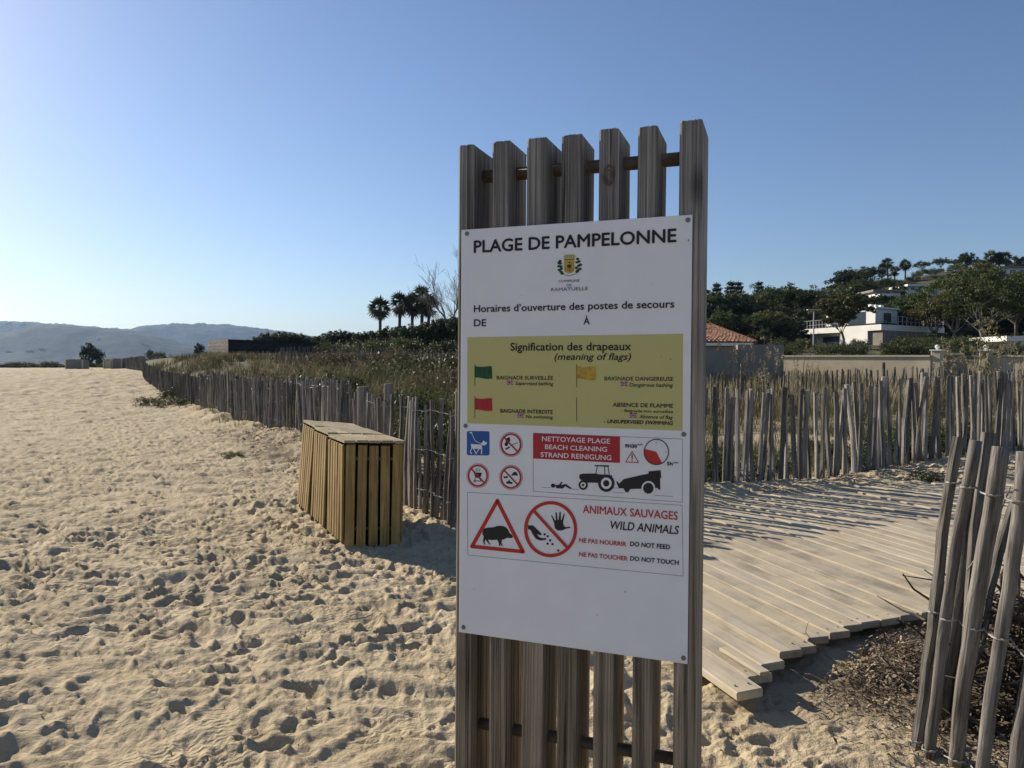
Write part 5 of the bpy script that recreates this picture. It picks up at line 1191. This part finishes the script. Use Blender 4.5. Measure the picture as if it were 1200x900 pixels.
# white villa: two facades meeting at a near corner, cantilevered terrace, upper box
def vx(X, d): return (X - 600) / FPX * d
vl = empty('white_villa', (vx(1032, 95), 95, 3.0), 0, 'modern white two storey villa with a railed terrace on the hillside', 'house')
K = Vector((vx(1032, 95), 95, 0)); Lf = Vector((vx(934, 110), 110, 0)); Rt = Vector((vx(1106, 104), 104, 0))
lu = (Lf - K).normalized(); ru = (Rt - K).normalized(); zt = EYE + (428 - 380) * 95 / FPX; zg = EYE + (428 - 414) * 95 / FPX
def prism(name, pts, z0, z1, m, label=None):
    mb = MB(); n = len(pts); P = [Vector(p) - Vector((vl.location.x, vl.location.y, 0)) for p in pts]
    mb.add([(p.x, p.y, z0 - vl.location.z) for p in P] + [(p.x, p.y, z1 - vl.location.z) for p in P], [tuple(range(n - 1, -1, -1)), tuple(range(n, 2 * n))] + [(i, (i + 1) % n, n + (i + 1) % n, n + i) for i in range(n)])
    o = mb.obj(name, M[m], vl)
    if label: o['label'] = label
    return o
def Q(a, b, off=0.0): return K + lu * a * 1.42 + ru * b
ll = (Lf - K).length / 1.42; rl = (Rt - K).length
prism('terrace_slab', [Q(0, 0), Q(0, rl), Q(ll, rl), Q(ll, 0)][::1], zt - .75, zt, 'wall_white')
prism('ground_floor', [Q(1.6, .0), Q(1.6, rl - 2.6), Q(ll - 1, rl - 2.6), Q(ll - 1, 0) + ru * 1.5, Q(5, 1.5), Q(5, 0)], zg - 2, zt - .753, 'wall_white')
prism('ground_floor', [Q(.003, .35), Q(.003, rl - 2.2), Q(1.597, rl - 2.2), Q(1.597, .35)], zg - 2, zt - .754, 'wall_shadey')  # grey instead of white: shade of this side put into its colour
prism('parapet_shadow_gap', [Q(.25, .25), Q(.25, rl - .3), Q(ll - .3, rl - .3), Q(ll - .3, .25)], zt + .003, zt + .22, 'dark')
zu = EYE + (428 - 362.5) * 100 / FPX
prism('upper_floor', [Q(1.8, 2.2), Q(1.8, 7.6), Q(8.2, 7.6), Q(8.2, 2.2)], zt + .223, zu, 'wall_white')
prism('upper_roof', [Q(1.6, 2.0), Q(1.6, 7.8), Q(8.4, 7.8), Q(8.4, 2.0)], zu + .003, zu + .22, 'wall_white')
prism('window', [Q(3.0, 2.15), Q(3.0, 2.19), Q(5.2, 2.19), Q(5.2, 2.15)], zt + .4, zu - .3, 'glass'); prism('window', [Q(6.0, 2.15), Q(6.0, 2.19), Q(7.6, 2.19), Q(7.6, 2.15)], zt + .4, zu - .3, 'glass')
prism('window', [Q(1.75, 4.2), Q(1.75, 6.0), Q(1.79, 6.0), Q(1.79, 4.2)], zt + .4, zu - .5, 'glass')
prism('window', [Q(-.04, 4.6), Q(-.04, 5.8), Q(-.001, 5.8), Q(-.001, 4.6)], zg + .8, zg + 1.7, 'glass')
prism('window', [Q(6, 1.44), Q(6, 1.48), Q(8.2, 1.48), Q(8.2, 1.44)], zg - .2, zt - 1.2, 'glass'); prism('window', [Q(9.4, 1.44), Q(9.4, 1.48), Q(11.4, 1.48), Q(11.4, 1.44)], zg - .2, zt - 1.2, 'glass')
for (a0, b0, a1, b1, n) in ((4.5, .1, ll - .1, .1, 16), (.1, 4.2, .1, rl - .1, 12)):
    for i in range(n):
        t = i / (n - 1); p = Q(a0 + (a1 - a0) * t, b0 + (b1 - b0) * t); mb = MB(); mb.box((0, 0, .6), (.07, .07, 1.2)); mb.obj('rail_post', M['rail'], vl, p - Vector((vl.location.x, vl.location.y, vl.location.z - zt)))
    for hh in (.5, 1.15):
        mb = MB(); mb.tube([tuple(Q(a0, b0) - vl.location + Vector((0, 0, zt + hh))), tuple(Q(a1, b1) - vl.location + Vector((0, 0, zt + hh)))], .035, 4); mb.obj('rail', M['rail'], vl)
prism('column', [Q(13.5, .2), Q(13.5, .6), Q(13.1, .6), Q(13.1, .2)], zg - 2, zt - .756, 'wall_white')
for xx_, nm in ((3.2, 0), (4.3, 1), (5.6, 2)):
    c = Q(3, xx_ + .3) - vl.location; mb = MB(); mb.box((0, 0, 0), (.5, .5, .5), .3); mb.obj('roof_vent', M['wall_white'], vl, (c.x, c.y, zu + .47 - vl.location.z))
# low wall and parked dark loungers line in front of the villa
tw = empty('terrace_wall', (vx(1000, 84), 84, 2), 0, 'low white retaining wall in front of the villa garden', 'wall'); box_obj('wall_body', (vx(1014, 84), 84, EYE + (428 - 411.6) * 84 / FPX - .2), (5.5, .3, .5), 'wall_white', tw, 0)
pc = empty('pool_cover', (vx(1000, 80), 80, 2), 0, 'dark flat garden structure below the villa', 'garden structure'); z_ = EYE + (428 - 413.5) * 80 / FPX
box_obj('top', (vx(994, 80), 80, z_), (3.2, 1.8, .18), 'rail', pc); box_obj('base', (vx(994, 80), 80.1, z_ - .6), (3.0, 1.6, 1.0), 'glass', pc)
# lamp post
lp = empty('lamp_post', (vx(953, 72), 72, gz(vx(953, 72), 72)), 0, 'tall grey lamp post with a flat T head in front of the villa', 'street lamp')
hl = EYE + (428 - 364) * 72 / FPX - lp.location.z
mb = MB(); mb.tube([(0, 0, -.3), (0, 0, hl)], [.08, .06], 8); mb.obj('pole', M['rail'], lp); mb = MB(); mb.box((0, 0, hl + .06), (1.3, .4, .10), 0, .02); mb.obj('lamp_head', M['rail'], lp)
# hilltop house, long white roofs
def simple_house(X0, X1, Yt, Yb, d, label, roof='wall_shadey', nw=3, dep=7):
    x0, x1 = vx(X0, d), vx(X1, d); z1 = EYE + (428 - Yt) * d / FPX; z0 = EYE + (428 - Yb) * d / FPX
    h = empty('hillside_house', ((x0 + x1) / 2, d, z0), 0, label, 'house')
    box_obj('wall', ((x0 + x1) / 2, d + dep / 2, (z0 + z1) / 2 - .6), (x1 - x0, dep, z1 - z0 + 1.2), 'wall_white', h); box_obj('roof', ((x0 + x1) / 2, d + dep / 2, z1 + .23), (x1 - x0 + 1.4, dep + 1.4, .45), roof, h)
    for i in range(nw):
        xc = x0 + (i + .5) * (x1 - x0) / nw; box_obj('window', (xc, d - .03, z0 + (z1 - z0) * .5), ((x1 - x0) / nw * .55, .08, (z1 - z0) * .6), 'glass', h)
    return h
simple_house(1168, 1225, 314.5, 325, 190, 'grey hilltop house with a flat overhanging roof beside the palms at the right', 'wall_shadey', 5)
simple_house(1064, 1099, 336, 341, 163, 'long low white building with a bright flat roof on the slope', 'wall_white', 4)
simple_house(1024, 1054, 342.5, 344, 158, 'low grey roof partly hidden by trees left of the white building', 'wall_shadey', 3)
simple_house(1032, 1040, 348, 353, 140, 'tiny white chimney house peeping above the villa roof', 'wall_white', 1, 3)
simple_house(946, 960, 357, 361, 128, 'small brown roofed house among the trees above the lamp post', 'tile', 1, 4)
simple_house(1182, 1215, 400, 407, 66, 'low white outbuilding behind the shrubs at the right edge', 'wall_white', 2, 4)
# clad beach building on the left dune
zt_ = EYE + (428 - 397.5) * 58 / FPX; zb_ = 1.0
cbx = vx(268, 58); cb = empty('clad_building', (cbx, 58, zb_), 0, 'flat roofed timber clad building, sunlit pale left end and shaded very dark long side, on the dune', 'building')
Kb = Vector((cbx, 58, 0)); L1 = Vector((vx(244.5, 62), 62, 0)); R1 = Vector((vx(374, 66), 66, 0)); lb_ = L1 - Kb; rb_ = R1 - Kb; n_ = 10; hh = (zt_ - zb_) / n_
for k in range(n_):
    z0_ = zb_ + k * hh; 
    for P_, v_, mm, gx in ((Kb, lb_, 'clad', 1), (Kb, rb_, 'clad_shaded', 1)):
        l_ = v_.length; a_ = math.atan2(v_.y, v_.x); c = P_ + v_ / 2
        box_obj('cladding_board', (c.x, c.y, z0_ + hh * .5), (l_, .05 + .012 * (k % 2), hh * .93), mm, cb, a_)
mb = MB(); P = [Kb, R1, R1 + lb_, L1]; P = [p - Vector((cb.location.x, cb.location.y, 0)) + (lb_.normalized() + rb_.normalized()) * .06 * (1 if i == 0 else 0) for i, p in enumerate(P)]
mb.add([(p.x * .985 + .0, p.y, -1) for p in P] + [(p.x * .985, p.y, zt_ - zb_ - .05) for p in P], [(4, 5, 6, 7), (0, 1, 5, 4), (1, 2, 6, 5), (2, 3, 7, 6), (3, 0, 4, 7)]); mb.obj('core', M['dark'], cb)
c = Kb + lb_ * .46; box_obj('window', (c.x, c.y, zb_ + 1.15), (.75, .12, .55), 'dark', cb, math.atan2(lb_.y, lb_.x))
# concrete blocks on the far beach
def block(X0, X1, Yt, Yb, d, label, nm='concrete_block', c='concrete'):
    x0, x1 = vx(X0, d), vx(X1, d); zt = EYE + (428 - Yt) * d / FPX; zb = gz((x0 + x1) / 2, d) - .2
    o = empty(nm, ((x0 + x1) / 2, d, zb), 0, label, 'block'); w_ = x1 - x0
    mb = MB(); mb.box((0, .5, (zt - zb) / 2), (w_, 1.1, zt - zb), .0, .03); mb.obj('body', M[c], o)
    for s_ in (-1, 1): mb = MB(); mb.box((s_ * (w_ / 2 - .05), -.1, (zt - zb) / 2 + .03), (.14, .16, zt - zb + .06), 0, .02); mb.obj('post', M['tan'], o)
    mb = MB(); mb.box((0, .5, zt - zb + .04), (w_ - .3, .9, .08)); mb.obj('top_slab', M['concrete'], o)
block(77.5, 98, 422, 432.5, 78, 'grey box shaped bin enclosure standing alone on the far sand'); block(122, 131, 422, 431, 82, 'pale short block left of the dark one by the far fence', c='tan'); block(132, 144, 421, 431, 82, 'dark square block beside the pale one by the far fence')

# ------------------------------------------------------------------ haze
mb = MB(); mb.box((0, 0, 0), (16000, 16000, 360)); hz = mb.obj('haze', None, loc=(-300, 300, 345)); hz.location.z = 180 - 3 + 0
tag(hz, 'thin sea haze over the bay', kind='stuff')
m = bpy.data.materials.new('haze'); m.use_nodes = True; N = m.node_tree.nodes; N.clear(); o = N.new('ShaderNodeOutputMaterial'); v = N.new('ShaderNodeVolumePrincipled')
v.inputs['Color'].default_value = (.30, .46, .70, 1); v.inputs['Density'].default_value = .00008; v.inputs['Anisotropy'].default_value = .3
m.node_tree.links.new(v.outputs[0], o.inputs['Volume']); hz.data.materials.append(m)
